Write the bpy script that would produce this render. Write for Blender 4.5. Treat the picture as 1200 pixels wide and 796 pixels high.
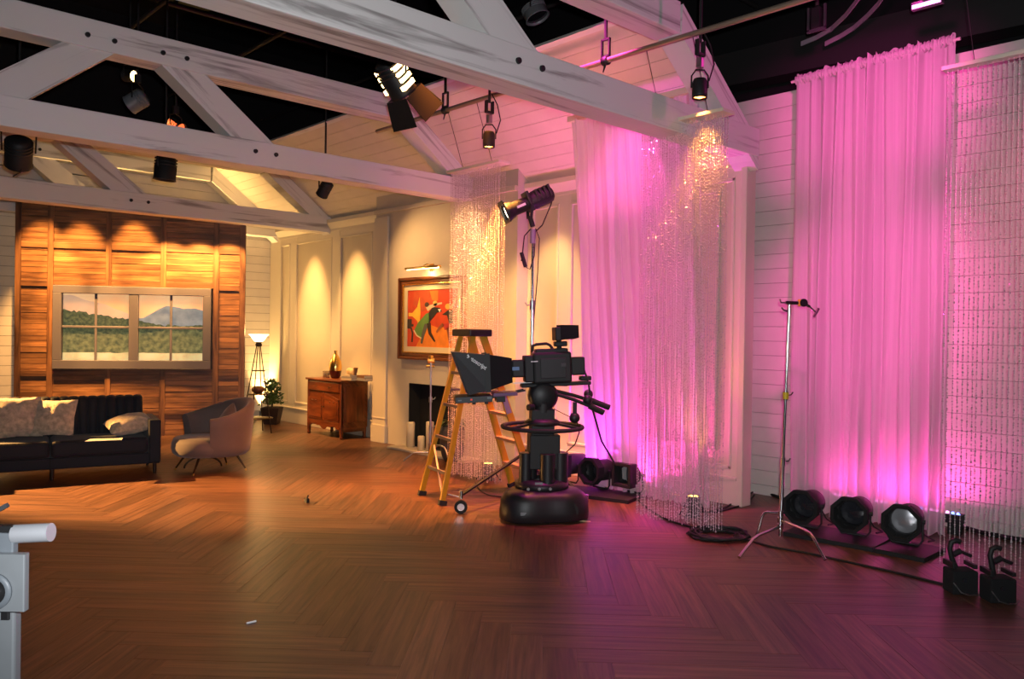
import bpy, math, random
from mathutils import Vector as V, Matrix as MX, noise as mnoise
random.seed(7)
R = math.radians
scene = bpy.context.scene
for o in list(bpy.data.objects): bpy.data.objects.remove(o)
C = scene.collection

# ------------------------------------------------------------------ camera
FPX = 948.2
CAM_H = 1.70
yaw, pit, rol = R(43.0), R(0.4417), R(0.808)
def _cam_rows():
    cy, sy, cp, sp, cr, sr = math.cos(yaw), math.sin(yaw), math.cos(pit), math.sin(pit), math.cos(rol), math.sin(rol)
    Ry = MX(((cy,0,-sy),(0,1,0),(sy,0,cy))); Rx = MX(((1,0,0),(0,cp,-sp),(0,sp,cp))); Rz = MX(((cr,-sr,0),(sr,cr,0),(0,0,1)))
    m = Rz @ Rx @ Ry
    return [V((m[i][0], m[i][2], -m[i][1])) for i in range(3)]     # right, down, forward in room axes
RT, DN, FW = _cam_rows()
EYE = V((0, 0, CAM_H))
cd = bpy.data.cameras.new('camera'); cam = bpy.data.objects.new('camera', cd); C.objects.link(cam)
cd.sensor_width = 36; cd.lens = FPX/1200*36; cd.clip_start = .05; cd.clip_end = 100
cam.matrix_world = MX(((RT.x,-DN.x,-FW.x,0),(RT.y,-DN.y,-FW.y,0),(RT.z,-DN.z,-FW.z,CAM_H),(0,0,0,1)))
scene.camera = cam

# a pixel is only a direction; the distance comes from the floor, a wall plane or the thing it touches
def ray(px, py): return RT*((px-600)/FPX) + DN*((py-398)/FPX) + FW
def fl(px, py, z=0.):
    d = ray(px, py); return EYE + d*((z-CAM_H)/d.z)
def onx(px, py, X):
    d = ray(px, py); return EYE + d*(X/d.x)
def ony(px, py, Y):
    d = ray(px, py); return EYE + d*(Y/d.y)
def onpl(px, py, P, n):
    d = ray(px, py); return EYE + d*((P-EYE).dot(n)/d.dot(n))
FH = V((FW.x, FW.y, 0)).normalized(); RH = V((RT.x, RT.y, 0)).normalized()
def onv(px, py, P): return onpl(px, py, V((P[0],P[1],0)), FH)      # standing on ground point P, facing the lens
def hz(px, py, P): return onv(px, py, P).z

# ------------------------------------------------------------------ world, exposure
w = bpy.data.worlds.new('studio_dark'); scene.world = w; w.use_nodes = True
w.node_tree.nodes['Background'].inputs[0].default_value = (.5,.42,.42,1)
w.node_tree.nodes['Background'].inputs[1].default_value = 0.008
vs = scene.view_settings
vs.view_transform = 'Standard'; vs.look = 'None'; vs.gamma = 1; vs.use_curve_mapping = False; vs.exposure = 0.0

WARM = (1.0, .48, .13); AMBER = (1.0, .36, .06); MAG = (1.0, .045, .45); VIO = (.80,.04,1.0)
def lamp(name, kind, loc, power, col, target=None, angle=40, blend=.6, rad=.05, size=None, parent=None, spread=None):
    d = bpy.data.lights.new(name, kind); d.energy = power; d.color = col
    o = bpy.data.objects.new(name, d); C.objects.link(o); o.location = loc
    if kind == 'SPOT': d.spot_size = R(angle); d.spot_blend = blend
    if kind in ('SPOT','POINT'): d.shadow_soft_size = rad
    if kind == 'AREA':
        d.shape = 'RECTANGLE'; d.size, d.size_y = size
        if spread: d.spread = R(spread)
    if target is not None:
        o.rotation_euler = (V(target)-V(loc)).to_track_quat('-Z','Y').to_euler()
    return o
# the photographer's flash, just above and right of the lens
lamp('camera_flash', 'SPOT', EYE + RT*.06 - DN*.12 + FW*.02, 720, (.95,.97,1.0), EYE+FW*10-DN*1.8, angle=108, blend=.75, rad=.025)

# ------------------------------------------------------------------ materials
def nodes(name):
    m = bpy.data.materials.new(name); m.use_nodes = True
    nt = m.node_tree; return m, nt, nt.nodes['Principled BSDF']
def lk(nt, a, b): nt.links.new(a, b)
def mat(name, col, rough=.5, metal=0, var=0, vs_=8, bump=0, bs=60, emit=None, es=0, spec=.5, sheen=0, trans=0, ior=1.45, alpha=1, coat=0, stretch=None, rnd=0):
    m, nt, b = nodes(name)
    b.inputs['Base Color'].default_value = (*col, 1); b.inputs['Roughness'].default_value = rough
    b.inputs['Metallic'].default_value = metal; b.inputs['Specular IOR Level'].default_value = spec
    b.inputs['Sheen Weight'].default_value = sheen; b.inputs['Transmission Weight'].default_value = trans
    b.inputs['IOR'].default_value = ior; b.inputs['Alpha'].default_value = alpha; b.inputs['Coat Weight'].default_value = coat
    if emit: b.inputs['Emission Color'].default_value = (*emit, 1); b.inputs['Emission Strength'].default_value = es
    if var or bump:
        tc = nt.nodes.new('ShaderNodeTexCoord'); mp = nt.nodes.new('ShaderNodeMapping'); lk(nt, tc.outputs['Object'], mp.inputs[0])
        if stretch: mp.inputs['Scale'].default_value = stretch
    if var:
        n = nt.nodes.new('ShaderNodeTexNoise'); n.inputs['Scale'].default_value = vs_; n.inputs['Detail'].default_value = 5
        lk(nt, mp.outputs[0], n.inputs['Vector'])
        h = nt.nodes.new('ShaderNodeHueSaturation'); h.inputs['Color'].default_value = (*col, 1)
        r = nt.nodes.new('ShaderNodeMapRange'); r.inputs[1].default_value = .3; r.inputs[2].default_value = .7
        r.inputs[3].default_value = 1-var; r.inputs[4].default_value = 1+var
        lk(nt, n.outputs['Fac'], r.inputs[0]); last = r.outputs[0]
        if rnd:
            oi = nt.nodes.new('ShaderNodeObjectInfo'); r2 = nt.nodes.new('ShaderNodeMapRange')
            r2.inputs[3].default_value = 1-rnd; r2.inputs[4].default_value = 1+rnd
            lk(nt, oi.outputs['Random'], r2.inputs[0]); mm = nt.nodes.new('ShaderNodeMath'); mm.operation = 'MULTIPLY'
            lk(nt, last, mm.inputs[0]); lk(nt, r2.outputs[0], mm.inputs[1]); last = mm.outputs[0]
        lk(nt, last, h.inputs['Value']); lk(nt, h.outputs[0], b.inputs['Base Color'])
    if bump:
        n2 = nt.nodes.new('ShaderNodeTexNoise'); n2.inputs['Scale'].default_value = bs; n2.inputs['Detail'].default_value = 4
        lk(nt, mp.outputs[0], n2.inputs['Vector'])
        bp = nt.nodes.new('ShaderNodeBump'); bp.inputs['Strength'].default_value = bump; bp.inputs['Distance'].default_value = .01
        lk(nt, n2.outputs['Fac'], bp.inputs['Height']); lk(nt, bp.outputs[0], b.inputs['Normal'])
    return m
def wood(name, dark, light, rough=.45, su=1.2, sv=14, bump=.12, rnd=.25, knots=0, lo=.35, hi=.68, spec=.5, roughvar=0):
    """grain runs along the U of each piece; every piece gets its own offset and tone"""
    m, nt, b = nodes(name)
    uv = nt.nodes.new('ShaderNodeTexCoord'); oi = nt.nodes.new('ShaderNodeObjectInfo'); ge = nt.nodes.new('ShaderNodeNewGeometry')
    ad = nt.nodes.new('ShaderNodeMath'); ad.operation = 'ADD'; lk(nt, oi.outputs['Random'], ad.inputs[0]); lk(nt, ge.outputs['Random Per Island'], ad.inputs[1])
    fr = nt.nodes.new('ShaderNodeMath'); fr.operation = 'FRACT'; lk(nt, ad.outputs[0], fr.inputs[0])
    sc = nt.nodes.new('ShaderNodeMath'); sc.operation = 'MULTIPLY'; sc.inputs[1].default_value = 61.7; lk(nt, fr.outputs[0], sc.inputs[0])
    va = nt.nodes.new('ShaderNodeVectorMath'); va.operation = 'ADD'; lk(nt, uv.outputs['UV'], va.inputs[0]); lk(nt, sc.outputs[0], va.inputs[1])
    mp = nt.nodes.new('ShaderNodeMapping'); mp.inputs['Scale'].default_value = (su, sv, 1); lk(nt, va.outputs[0], mp.inputs[0])
    n = nt.nodes.new('ShaderNodeTexNoise'); n.inputs['Scale'].default_value = 1; n.inputs['Detail'].default_value = 7; n.inputs['Distortion'].default_value = .6
    n.inputs['Roughness'].default_value = .62
    lk(nt, mp.outputs[0], n.inputs['Vector'])
    cr = nt.nodes.new('ShaderNodeValToRGB'); cr.color_ramp.elements[0].position = lo; cr.color_ramp.elements[1].position = hi
    cr.color_ramp.elements[0].color = (*dark, 1); cr.color_ramp.elements[1].color = (*light, 1); lk(nt, n.outputs['Fac'], cr.inputs[0])
    last = cr.outputs[0]
    if knots:
        n3 = nt.nodes.new('ShaderNodeTexNoise'); n3.inputs['Scale'].default_value = 1; n3.inputs['Detail'].default_value = 3
        mp3 = nt.nodes.new('ShaderNodeMapping'); mp3.inputs['Scale'].default_value = (2.2, 4, 1); lk(nt, va.outputs[0], mp3.inputs[0]); lk(nt, mp3.outputs[0], n3.inputs['Vector'])
        c3 = nt.nodes.new('ShaderNodeValToRGB'); c3.color_ramp.elements[0].position = .3; c3.color_ramp.elements[1].position = .55
        c3.color_ramp.elements[0].color = (1-knots,1-knots,1-knots,1); c3.color_ramp.elements[1].color = (1,1,1,1); lk(nt, n3.outputs['Fac'], c3.inputs[0])
        mx = nt.nodes.new('ShaderNodeMix'); mx.data_type = 'RGBA'; mx.blend_type = 'MULTIPLY'; mx.inputs[0].default_value = 1
        lk(nt, last, mx.inputs[6]); lk(nt, c3.outputs[0], mx.inputs[7]); last = mx.outputs[2]
    h = nt.nodes.new('ShaderNodeHueSaturation'); r = nt.nodes.new('ShaderNodeMapRange')
    r.inputs[3].default_value = 1-rnd; r.inputs[4].default_value = 1+rnd
    lk(nt, fr.outputs[0], r.inputs[0]); lk(nt, r.outputs[0], h.inputs['Value']); lk(nt, last, h.inputs['Color'])
    lk(nt, h.outputs[0], b.inputs['Base Color'])
    b.inputs['Roughness'].default_value = rough; b.inputs['Specular IOR Level'].default_value = spec
    if bump:
        bp = nt.nodes.new('ShaderNodeBump'); bp.inputs['Strength'].default_value = bump; bp.inputs['Distance'].default_value = .004
        lk(nt, n.outputs['Fac'], bp.inputs['Height']); lk(nt, bp.outputs[0], b.inputs['Normal'])
    return m
M = dict(
 plank = wood('herringbone_plank', (.037,.0165,.0105), (.172,.079,.046), rough=.38, su=1.4, sv=30, bump=.12, rnd=.27, lo=.32, hi=.70),
 beam = wood('whitewashed_wood', (.30,.28,.27), (.70,.685,.665), rough=.6, su=.55, sv=9, bump=.25, rnd=.06, lo=.33, hi=.46),
 stain = wood('stained_cedar', (.085,.030,.010), (.40,.185,.070), rough=.5, su=1.1, sv=17, bump=.2, rnd=.22, knots=.45, lo=.28, hi=.66),
 batten = wood('stained_batten', (.07,.026,.010), (.30,.135,.052), rough=.5, su=1.0, sv=14, bump=.2, rnd=.2, knots=.4),
 cherry = wood('cherry_wood', (.06,.012,.004), (.23,.058,.013), rough=.3, su=1.5, sv=10, bump=.05, rnd=.12),
 cherry_dark = wood('cherry_wood_deep', (.05,.016,.008), (.16,.055,.024), rough=.35, su=1.5, sv=10, bump=.05, rnd=.1),  # deeper cherry tone, used for the carved flowers
 ship = mat('white_painted_boards', (.66,.62,.56), .5, var=.04, vs_=5, rnd=.03),
 ceil_board = mat('cream_ceiling_boards', (.62,.56,.48), .55, var=.04, vs_=4, rnd=.03),
 groove = mat('board_gap', (.12,.10,.09), .9),
 cream = mat('cream_wall_paint', (.60,.535,.42), .6, var=.02, vs_=3, bump=.02, bs=80),
 trim = mat('cream_trim_paint', (.66,.60,.49), .45),
 chim = mat('chimney_plaster', (.56,.50,.41), .7, var=.05, vs_=2, bump=.05, bs=40),
 black = mat('matte_black', (.012,.012,.013), .55, bump=.03, bs=120),
 blackgloss = mat('black_plastic', (.014,.014,.016), .45),
 softblack = mat('black_cloth', (.010,.010,.011), .95),
 studio = mat('studio_black', (.006,.006,.007), .9),
 gridsteel = mat('dark_grid_steel', (.035,.032,.030), .6, metal=.3),
 duct = mat('dark_duct', (.022,.021,.021), .6),
 dgrey = mat('dark_grey_plastic', (.045,.047,.05), .5),
 mgrey = mat('grey_enamel', (.15,.17,.19), .45, var=.05, vs_=20),
 lgrey = mat('light_grey_metal', (.24,.26,.275), .4, metal=.2, var=.04, vs_=15),
 chrome = mat('chrome', (.72,.72,.74), .16, metal=1),
 steel = mat('brushed_steel', (.45,.45,.46), .33, metal=1),
 brass = mat('brass', (.70,.46,.14), .28, metal=1),
 gold = mat('gold_glaze', (.78,.50,.15), .22, metal=1),
 velvet = mat('black_velvet', (.008,.010,.017), .75, sheen=.10, bump=.05, bs=300),
 taupe = mat('taupe_velvet', (.135,.105,.095), .75, sheen=.3, var=.1, vs_=4, bump=.04, bs=300),
 fur = mat('cream_fur', (.58,.45,.31), .95, sheen=.5, var=.3, vs_=22, bump=1.0, bs=120),
 legwood = mat('dark_leg_wood', (.03,.016,.009), .35),
 bronze = mat('dark_bronze', (.05,.032,.02), .4, metal=.7),
 yellow = mat('yellow_fibreglass', (.46,.27,.012), .42, var=.08, vs_=12),
 alu = mat('ladder_aluminium', (.22,.20,.18), .5, metal=.4),
 tread = mat('ladder_tread', (.42,.24,.13), .5, metal=.2),
 rubber = mat('rubber', (.018,.018,.018), .8),
 white = mat('white_print', (.8,.8,.8), .5),
 patch_grey = mat('grey_patch', (.32,.33,.35), .5, var=.2, vs_=9),
 leaf = mat('leaf', (.045,.10,.025), .5, var=.35, vs_=30),
 leaf2 = mat('orange_leaf', (.55,.16,.03), .5, var=.3, vs_=20),
 pot = mat('dark_pot', (.03,.018,.014), .45),
 slate = mat('slate_planter', (.05,.052,.06), .5, var=.1, vs_=10),
 soil = mat('soil', (.02,.013,.009), .95),
 wax = mat('candle_wax', (.72,.60,.40), .5),
 firebox_dark = mat('firebox_black', (.008,.008,.009), .85),  # near-black lining of the firebox
 stone = mat('hearth_slab', (.50,.44,.36), .55, var=.08, vs_=8),
 glassy = mat('drinking_glass', (.55,.45,.35), .08, trans=.75),
 wine = mat('dark_glaze', (.05,.008,.008), .2),
 book1 = mat('book_cover_pale', (.55,.47,.36), .6), book2 = mat('book_cover_brown', (.20,.10,.05), .6), book3 = mat('book_cover_grey', (.30,.28,.27), .6),
 pages = mat('book_pages', (.62,.54,.40), .8),
 shell = mat('carved_cream', (.66,.50,.28), .4, var=.15, vs_=15),
 frame = wood('dark_frame_wood', (.05,.012,.004), (.24,.065,.016), rough=.3, su=2, sv=30, bump=.1, rnd=.1),
 mattboard = mat('picture_mat', (.66,.55,.36), .8),
 winframe = mat('shaded_window_frame', (.125,.115,.135), .5),  # frame colour darkened to stand in for the grazing shade on it
 rope = mat('thin_wire', (.02,.018,.018), .7),
 lensglass = mat('dark_lens', (.02,.02,.025), .05, coat=1),
 cable = mat('black_cable', (.010,.010,.010), .6),
 tape = mat('yellow_tape', (.65,.48,.02), .5),
 greenleaf = mat('broad_leaf', (.05,.09,.02), .4, var=.2, vs_=10),
 bluelens = mat('blue_lens', (.04,.07,.15), .1, coat=1),
)
def emis(name, col, s): return mat(name, (.02,.02,.02), .5, emit=col, es=s)
M['amberled'] = emis('amber_led', (1,.50,.10), 9); M['lampglow'] = emis('lit_lamp_glass', (1,.74,.38), 5.5)
M['redglow'] = emis('red_glow', (1,.12,.03), 2.0); M['hotglow'] = emis('hot_lamp', (1,.62,.25), 9); M['whiteglow'] = emis('spot_beam_lens', (1,.86,.62), 8)
M['pinkled'] = emis('pink_led', (1,.25,.8), 5); M['blueled'] = emis('blue_led', (.15,.25,1), 5); M['redled'] = emis('red_led', (1,.15,.2), 5)
M['tally'] = emis('red_indicator', (1,.05,.03), .6); M['screenblue'] = emis('bluish_screen', (.2,.35,.7), .25)

# ------------------------------------------------------------------ mesh builder (room coordinates)
def frame(loc, xdir=None, rz=0, ry=0, rx=0):
    """placement matrix; xdir = horizontal direction of local +X"""
    if xdir is not None: rz = math.atan2(xdir[1], xdir[0])
    return MX.Translation(V(loc)) @ MX.Rotation(rz,4,'Z') @ MX.Rotation(ry,4,'Y') @ MX.Rotation(rx,4,'X')
class MB:
    def __init__(s, T=None): s.v=[]; s.f=[]; s.uv=[]; s.T=T; s.sm=[]
    def add(s, vs, fs, uvs=None, smooth=False):
        n = len(s.v)
        for p in vs:
            p = V(p); s.v.append(s.T @ p if s.T else p)
        for i, f in enumerate(fs):
            s.f.append([n+k for k in f]); s.uv.append(uvs[i] if uvs else [(vs[k][0], vs[k][1]+vs[k][2]) for k in f]); s.sm.append(smooth)
        return s
    def box(s, c, d, A=None, ch=0):
        c = V(c); hx, hy, hz_ = d[0]/2, d[1]/2, d[2]/2
        L = max(range(3), key=lambda i: d[i]); o1, o2 = [i for i in range(3) if i != L]
        loc = [V((sx*hx, sy*hy, sz*hz_)) for sz in (-1,1) for sy in (-1,1) for sx in (-1,1)]
        fs = [(0,2,3,1),(4,5,7,6),(0,1,5,4),(2,6,7,3),(0,4,6,2),(1,3,7,5)]
        uvs = [[(loc[k][L]+d[L]/2, loc[k][o1]+loc[k][o2]) for k in f] for f in fs]
        vs = [c + (A @ p if A else p) for p in loc]
        return s.add(vs, fs, uvs)
    def b2(s, a, b):
        a = V(a); b = V(b); return s.box((a+b)/2, [abs(b[i]-a[i]) for i in range(3)])
    def beam(s, p0, p1, w_, h, up=(0,0,1)):
        p0 = V(p0); p1 = V(p1); x = (p1-p0); L = x.length; x.normalize(); y = V(up).cross(x).normalized(); z = x.cross(y)
        A = MX((x,y,z)).transposed(); return s.box((p0+p1)/2, (L,w_,h), A)
    def cyl(s, p0, p1, r0, r1=None, n=12, cap=True, smooth=True):
        p0 = V(p0); p1 = V(p1); r1 = r0 if r1 is None else r1
        x = (p1-p0).normalized(); a = x.orthogonal().normalized(); b = x.cross(a)
        vs = []
        for p, r in ((p0,r0),(p1,r1)):
            for i in range(n):
                t = 2*math.pi*i/n; vs.append(p + a*(r*math.cos(t)) + b*(r*math.sin(t)))
        L = (p1-p0).length
        fs = [(i,(i+1)%n,n+(i+1)%n,n+i) for i in range(n)]
        s.add(vs, fs, [[(0,i/n),(0,(i+1)/n),(L,(i+1)/n),(L,i/n)] for i in range(n)], smooth)
        if cap:
            s.add(vs[:n], [tuple(reversed(range(n)))]); s.add(vs[n:], [tuple(range(n))])
        return s
    def tube(s, pts, r, n=8, closed=False):
        pts = [V(p) for p in pts]; N = len(pts); vs = []; prev = None
        rr = r if isinstance(r,(list,tuple)) else [r]*N
        for i, p in enumerate(pts):
            t = (pts[(i+1)%N]-pts[i-1]) if closed else (pts[min(i+1,N-1)]-pts[max(i-1,0)])
            t.normalize()
            a = t.orthogonal().normalized() if prev is None else (prev - t*prev.dot(t)).normalized()
            prev = a; b = t.cross(a)
            for k in range(n):
                q = 2*math.pi*k/n; vs.append(p + a*(rr[i]*math.cos(q)) + b*(rr[i]*math.sin(q)))
        fs = []
        for i in range(N if closed else N-1):
            j = (i+1)%N
            for k in range(n): fs.append((i*n+k, i*n+(k+1)%n, j*n+(k+1)%n, j*n+k))
        s.add(vs, fs, None, True)
        if not closed:
            s.add(vs[:n], [tuple(reversed(range(n)))]); s.add(vs[-n:], [tuple(range(n))])
        return s
    def lathe(s, prof, c=(0,0,0), A=None, n=20, smooth=True, a0=0, a1=2*math.pi):
        c = V(c); full = abs(a1-a0-2*math.pi) < 1e-6; K = n if full else n+1; vs = []
        for (r, z) in prof:
            for i in range(K):
                t = a0+(a1-a0)*i/n; p = V((r*math.cos(t), r*math.sin(t), z)); vs.append(c + (A @ p if A else p))
        fs = []
        for j in range(len(prof)-1):
            for i in range(n if full else n):
                i2 = (i+1)%K if full else i+1
                fs.append((j*K+i, j*K+i2, (j+1)*K+i2, (j+1)*K+i))
        return s.add(vs, fs, None, smooth)
    def prism(s, poly, O, X, Y, th, ntap=None):
        """polygon (x,y) in the frame O,X,Y extruded by th along X x Y"""
        O = V(O); X = V(X).normalized(); Y = V(Y).normalized(); N = X.cross(Y); n = len(poly)
        a = [O + X*p[0] + Y*p[1] for p in poly]; b = [p + N*th for p in a]
        uv0 = [(p[0],p[1]) for p in poly]
        s.add(a, [tuple(reversed(range(n)))], [list(reversed(uv0))]); s.add(b, [tuple(range(n))], [uv0])
        s.add(a+b, [(i,(i+1)%n,n+(i+1)%n,n+i) for i in range(n)], [[uv0[i],uv0[(i+1)%n],uv0[(i+1)%n],uv0[i]] for i in range(n)])
        return s
    def ball(s, c, r, n=12, m=8, sc=(1,1,1)):
        prof = [(max(1e-4,r*math.sin(math.pi*j/m)), -r*math.cos(math.pi*j/m)) for j in range(m+1)]
        return s.lathe(prof, c, MX.Diagonal(V(sc)).to_3x3(), n)
    def grid(s, fn, nu, nv, smooth=True, closed_u=False):
        vs = [fn(i/nu, j/nv) for j in range(nv+1) for i in range(nu+1)]
        fs = [(j*(nu+1)+i, j*(nu+1)+i+1, (j+1)*(nu+1)+i+1, (j+1)*(nu+1)+i) for j in range(nv) for i in range(nu)]
        return s.add(vs, fs, [[(k%(nu+1)/nu, k//(nu+1)/nv) for k in f] for f in fs], smooth)
    def build(s, name, m, parent=None, label=None, bevel=0, seg=2, kind=None, solid=0, subsurf=0):
        me = bpy.data.meshes.new(name)
        if parent is not None: inv = WM[parent].inverted(); org = None
        else:
            lo = V([min(v[i] for v in s.v) for i in range(3)]); hi = V([max(v[i] for v in s.v) for i in range(3)])
            T = MX.Translation(V(((lo.x+hi.x)/2,(lo.y+hi.y)/2,lo.z))); inv = T.inverted()
        me.from_pydata([inv @ v for v in s.v], [], s.f); me.update()
        ul = me.uv_layers.new(name='UVMap')
        k = 0
        for f in s.uv:
            for q in f: ul.data[k].uv = q; k += 1
        for i, p in enumerate(me.polygons): p.use_smooth = s.sm[i]
        me.materials.append(M[m] if isinstance(m, str) else m)
        o = bpy.data.objects.new(name, me); C.objects.link(o)
        if parent is not None: o.parent = parent; WM[o] = WM[parent]
        else: o.matrix_world = T; WM[o] = T
        if bevel:
            bm = o.modifiers.new('bevel','BEVEL'); bm.width = bevel; bm.segments = seg; bm.limit_method = 'ANGLE'; bm.angle_limit = R(35)
        if solid: sm = o.modifiers.new('solid','SOLIDIFY'); sm.thickness = solid; sm.offset = 0
        if subsurf: sb = o.modifiers.new('sub','SUBSURF'); sb.levels = sb.render_levels = subsurf
        if label: o['label'] = label
        if kind: o['kind'] = kind
        return o
WM = {}
def thing(name, label, cat, T, group=None, kind=None):
    o = bpy.data.objects.new(name, None); C.objects.link(o); o.empty_display_size = .1
    if not isinstance(T, MX): T = MX.Translation(V(T))
    o.matrix_world = T; WM[o] = T
    if kind: o['kind'] = kind
    else: o['label'] = label; o['category'] = cat
    if group: o['group'] = group
    return o
def tag(o, label, cat, group=None):
    o['label'] = label; o['category'] = cat
    if group: o['group'] = group
    return o
def piece(name, me, parent, T):
    """one more piece sharing mesh data; T is in the parent's space"""
    o = bpy.data.objects.new(name, me); C.objects.link(o); o.parent = parent; o.matrix_local = T; WM[o] = WM[parent]; return o
def mesh_of(mb, name, m, cx=None):
    me = bpy.data.meshes.new(name); me.from_pydata([v for v in mb.v], [], mb.f); me.update()
    ul = me.uv_layers.new(name='UVMap'); k = 0
    for f in mb.uv:
        for q in f: ul.data[k].uv = q; k += 1
    for i, p in enumerate(me.polygons): p.use_smooth = mb.sm[i]
    me.materials.append(M[m] if isinstance(m,str) else m); return me
def lettering(text, size, T, m, parent, name='lettering', depth=.0006):
    cu = bpy.data.curves.new(name, 'FONT'); cu.body = text; cu.size = size; cu.extrude = depth; cu.offset = size*.022; cu.align_x = 'CENTER'; cu.align_y = 'CENTER'
    t = bpy.data.objects.new('tmp', cu); C.objects.link(t)
    me = bpy.data.meshes.new_from_object(t.evaluated_get(bpy.context.evaluated_depsgraph_get()))
    bpy.data.objects.remove(t); me.name = name
    me.transform(WM[parent].inverted() @ T); me.materials.clear(); me.materials.append(M[m])
    o = bpy.data.objects.new(name, me); C.objects.link(o); o.parent = parent; WM[o] = WM[parent]; return o
def aim(loc, target, up=(0,0,1)):
    """matrix whose local +X points from loc to target, +Z roughly up"""
    x = (V(target)-V(loc)).normalized(); y = V(up).cross(x).normalized(); z = x.cross(y)
    return MX.Translation(V(loc)) @ MX((x,y,z)).transposed().to_4x4()
# ================================================================== setting
XW, XC, YG, XS = 7.22, 7.01, 14.55, 7.92          # panelled wall, chimney face, gable wall, near boarded wall
ZE, SL, XO = 3.63, .76, 5.90                      # eave height, roof slope, edge of the roof opening
def roofz(x): return ZE + SL*(XW-x)
YEND = onx(876, 300, XW).y
# ---- floor: herringbone planks
PL, PW = 1.20, .18
fo = MB().b2((-2.2,-1.6,-.08), (9.8,15.8,-.010)).build('floor', 'groove', kind='structure')
def plank_mb(L, Wd, T=None, z=0.):
    g = .0006; c = .0016; mb = MB(T)
    vs = [(g,g,z-.012),(L-g,g,z-.012),(L-g,Wd-g,z-.012),(g,Wd-g,z-.012),(g,g,z-.0007),(L-g,g,z-.0007),(L-g,Wd-g,z-.0007),(g,Wd-g,z-.0007),(g+c,g+c,z),(L-g-c,g+c,z),(L-g-c,Wd-g-c,z),(g+c,Wd-g-c,z)]
    fs = [(8,9,10,11),(4,5,9,8),(5,6,10,9),(6,7,11,10),(7,4,8,11),(0,1,5,4),(1,2,6,5),(2,3,7,6),(3,0,4,7)]
    return mb.add(vs, fs, [[(vs[k][0],vs[k][1]) for k in f] for f in fs])
A_ = V((-1,1,0)).normalized(); B_ = V((1,1,0)).normalized()        # plank directions at 45 degrees to the walls
ORG = fl(425, 671.7) - A_*PL
pme = mesh_of(plank_mb(PL, PW), 'plank', 'plank')
cand = []
for i in range(-160, 160):
    for j in range(-16, 17):
        for kind in (0, 1):
            a, b = (i*PW+j*PL, i*PW-j*PL) if kind == 0 else (PL+i*PW+j*PL, PW-PL+i*PW-j*PL)
            if kind == 0: c = ORG + A_*(a+PL/2) + B_*(b+PW/2); o = ORG + A_*a + B_*(b+PW); x = A_
            else: c = ORG + A_*(a+PW/2) + B_*(b+PL/2); o = ORG + A_*a + B_*b; x = B_
            if not (-1.7 < c.x < 9.2 and -1.1 < c.y < 15.2): continue
            y = V((0,0,1)).cross(x)
            if kind == 0: pass
            T = MX((x,y,V((0,0,1)))).transposed().to_4x4(); T.translation = o
            # corner check: local box spans +x*L, +y*W
            cc = T @ V((PL/2, PW/2, 0)); T.translation = o + (c-cc)
            dz = c.dot(FW) - EYE.dot(FW); dr = c - EYE
            zc = dr.dot(FW)
            vis = False
            if zc > .5:
                u = 600+FPX*dr.dot(RT)/zc; v = 398+FPX*dr.dot(DN)/zc
                vis = -60 < u < 1260 and v < 860
            cand.append((0 if vis else 1, zc, T))
cand.sort(key=lambda q: (q[0], q[1]))
rest = MB()
for k, (nv, zc, T) in enumerate(cand):
    if k < 290: piece('plank', pme, fo, WM[fo].inverted() @ T)
    else:
        m_ = plank_mb(PL, PW, T); n0 = len(rest.v); rest.v += m_.v; rest.f += [[n0+q for q in f] for f in m_.f]; rest.uv += m_.uv; rest.sm += m_.sm
rest.build('plank_field', 'plank', fo, kind='stuff')

# ---- dark studio shell above and behind the set
MB().b2((-2.2,-1.6,7.4),(9.8,15.8,7.5)).build('ceiling_upper', 'studio', kind='structure')
MB().b2((9.7,-1.6,-.01),(9.8,15.8,7.4)).build('wall_outer_right', 'studio', kind='structure')
MB().b2((-2.2,15.7,-.01),(9.7,15.8,7.4)).build('wall_outer_back', 'studio', kind='structure')

# ---- right-hand panelled wall
wr = MB().b2((XW,YEND,0),(XW+.1,YG,ZE-.01)).build('wall_right', 'cream', kind='structure')
def yx(px, py=400): return onx(px, py, XW).y
ZB, ZT = .36, 3.30        # panel openings
def stile(y0, y1, d=.028, z0=0, z1=ZE-.02, name='stile'): MB().b2((XW-d,y0,z0),(XW,y1,z1)).build(name, 'trim', wr, bevel=.006)
far_st = [(yx(329), YG), (yx(347), yx(340.5)), (yx(398.6), yx(389.5)), (10.66, yx(437))]
for a, b in far_st: stile(a, b)
pan_far = [(yx(340.5), yx(329)), (yx(389.5), yx(347)), (yx(437), yx(398.6))]
y_niche = 7.47
near_st = [(YEND+.05, yx(862,300)), (yx(668), yx(655)), (y_niche-.10, y_niche-.03)]
for a, b in near_st: stile(a, b)
pan_near = [(yx(862,300), yx(668)), (yx(655), y_niche-.10)]
for (a, b) in pan_far+pan_near:
    MB().b2((XW-.024,a,ZT),(XW,b,ZE-.02)).build('top_rail', 'trim', wr, bevel=.005)
    MB().b2((XW-.024,a,.26),(XW,b,ZB)).build('bottom_rail', 'trim', wr, bevel=.005)
    fm = MB(); t = .035
    for (p, q) in (((XW-.034,a,ZB),(XW-.001,a+t,ZT)), ((XW-.034,b-t,ZB),(XW-.001,b,ZT)), ((XW-.034,a,ZB),(XW-.001,b,ZB+t)), ((XW-.034,a,ZT-t),(XW-.001,b,ZT))): fm.b2(p, q)
    fm.build('panel_moulding', 'trim', wr, bevel=.008)
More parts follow.
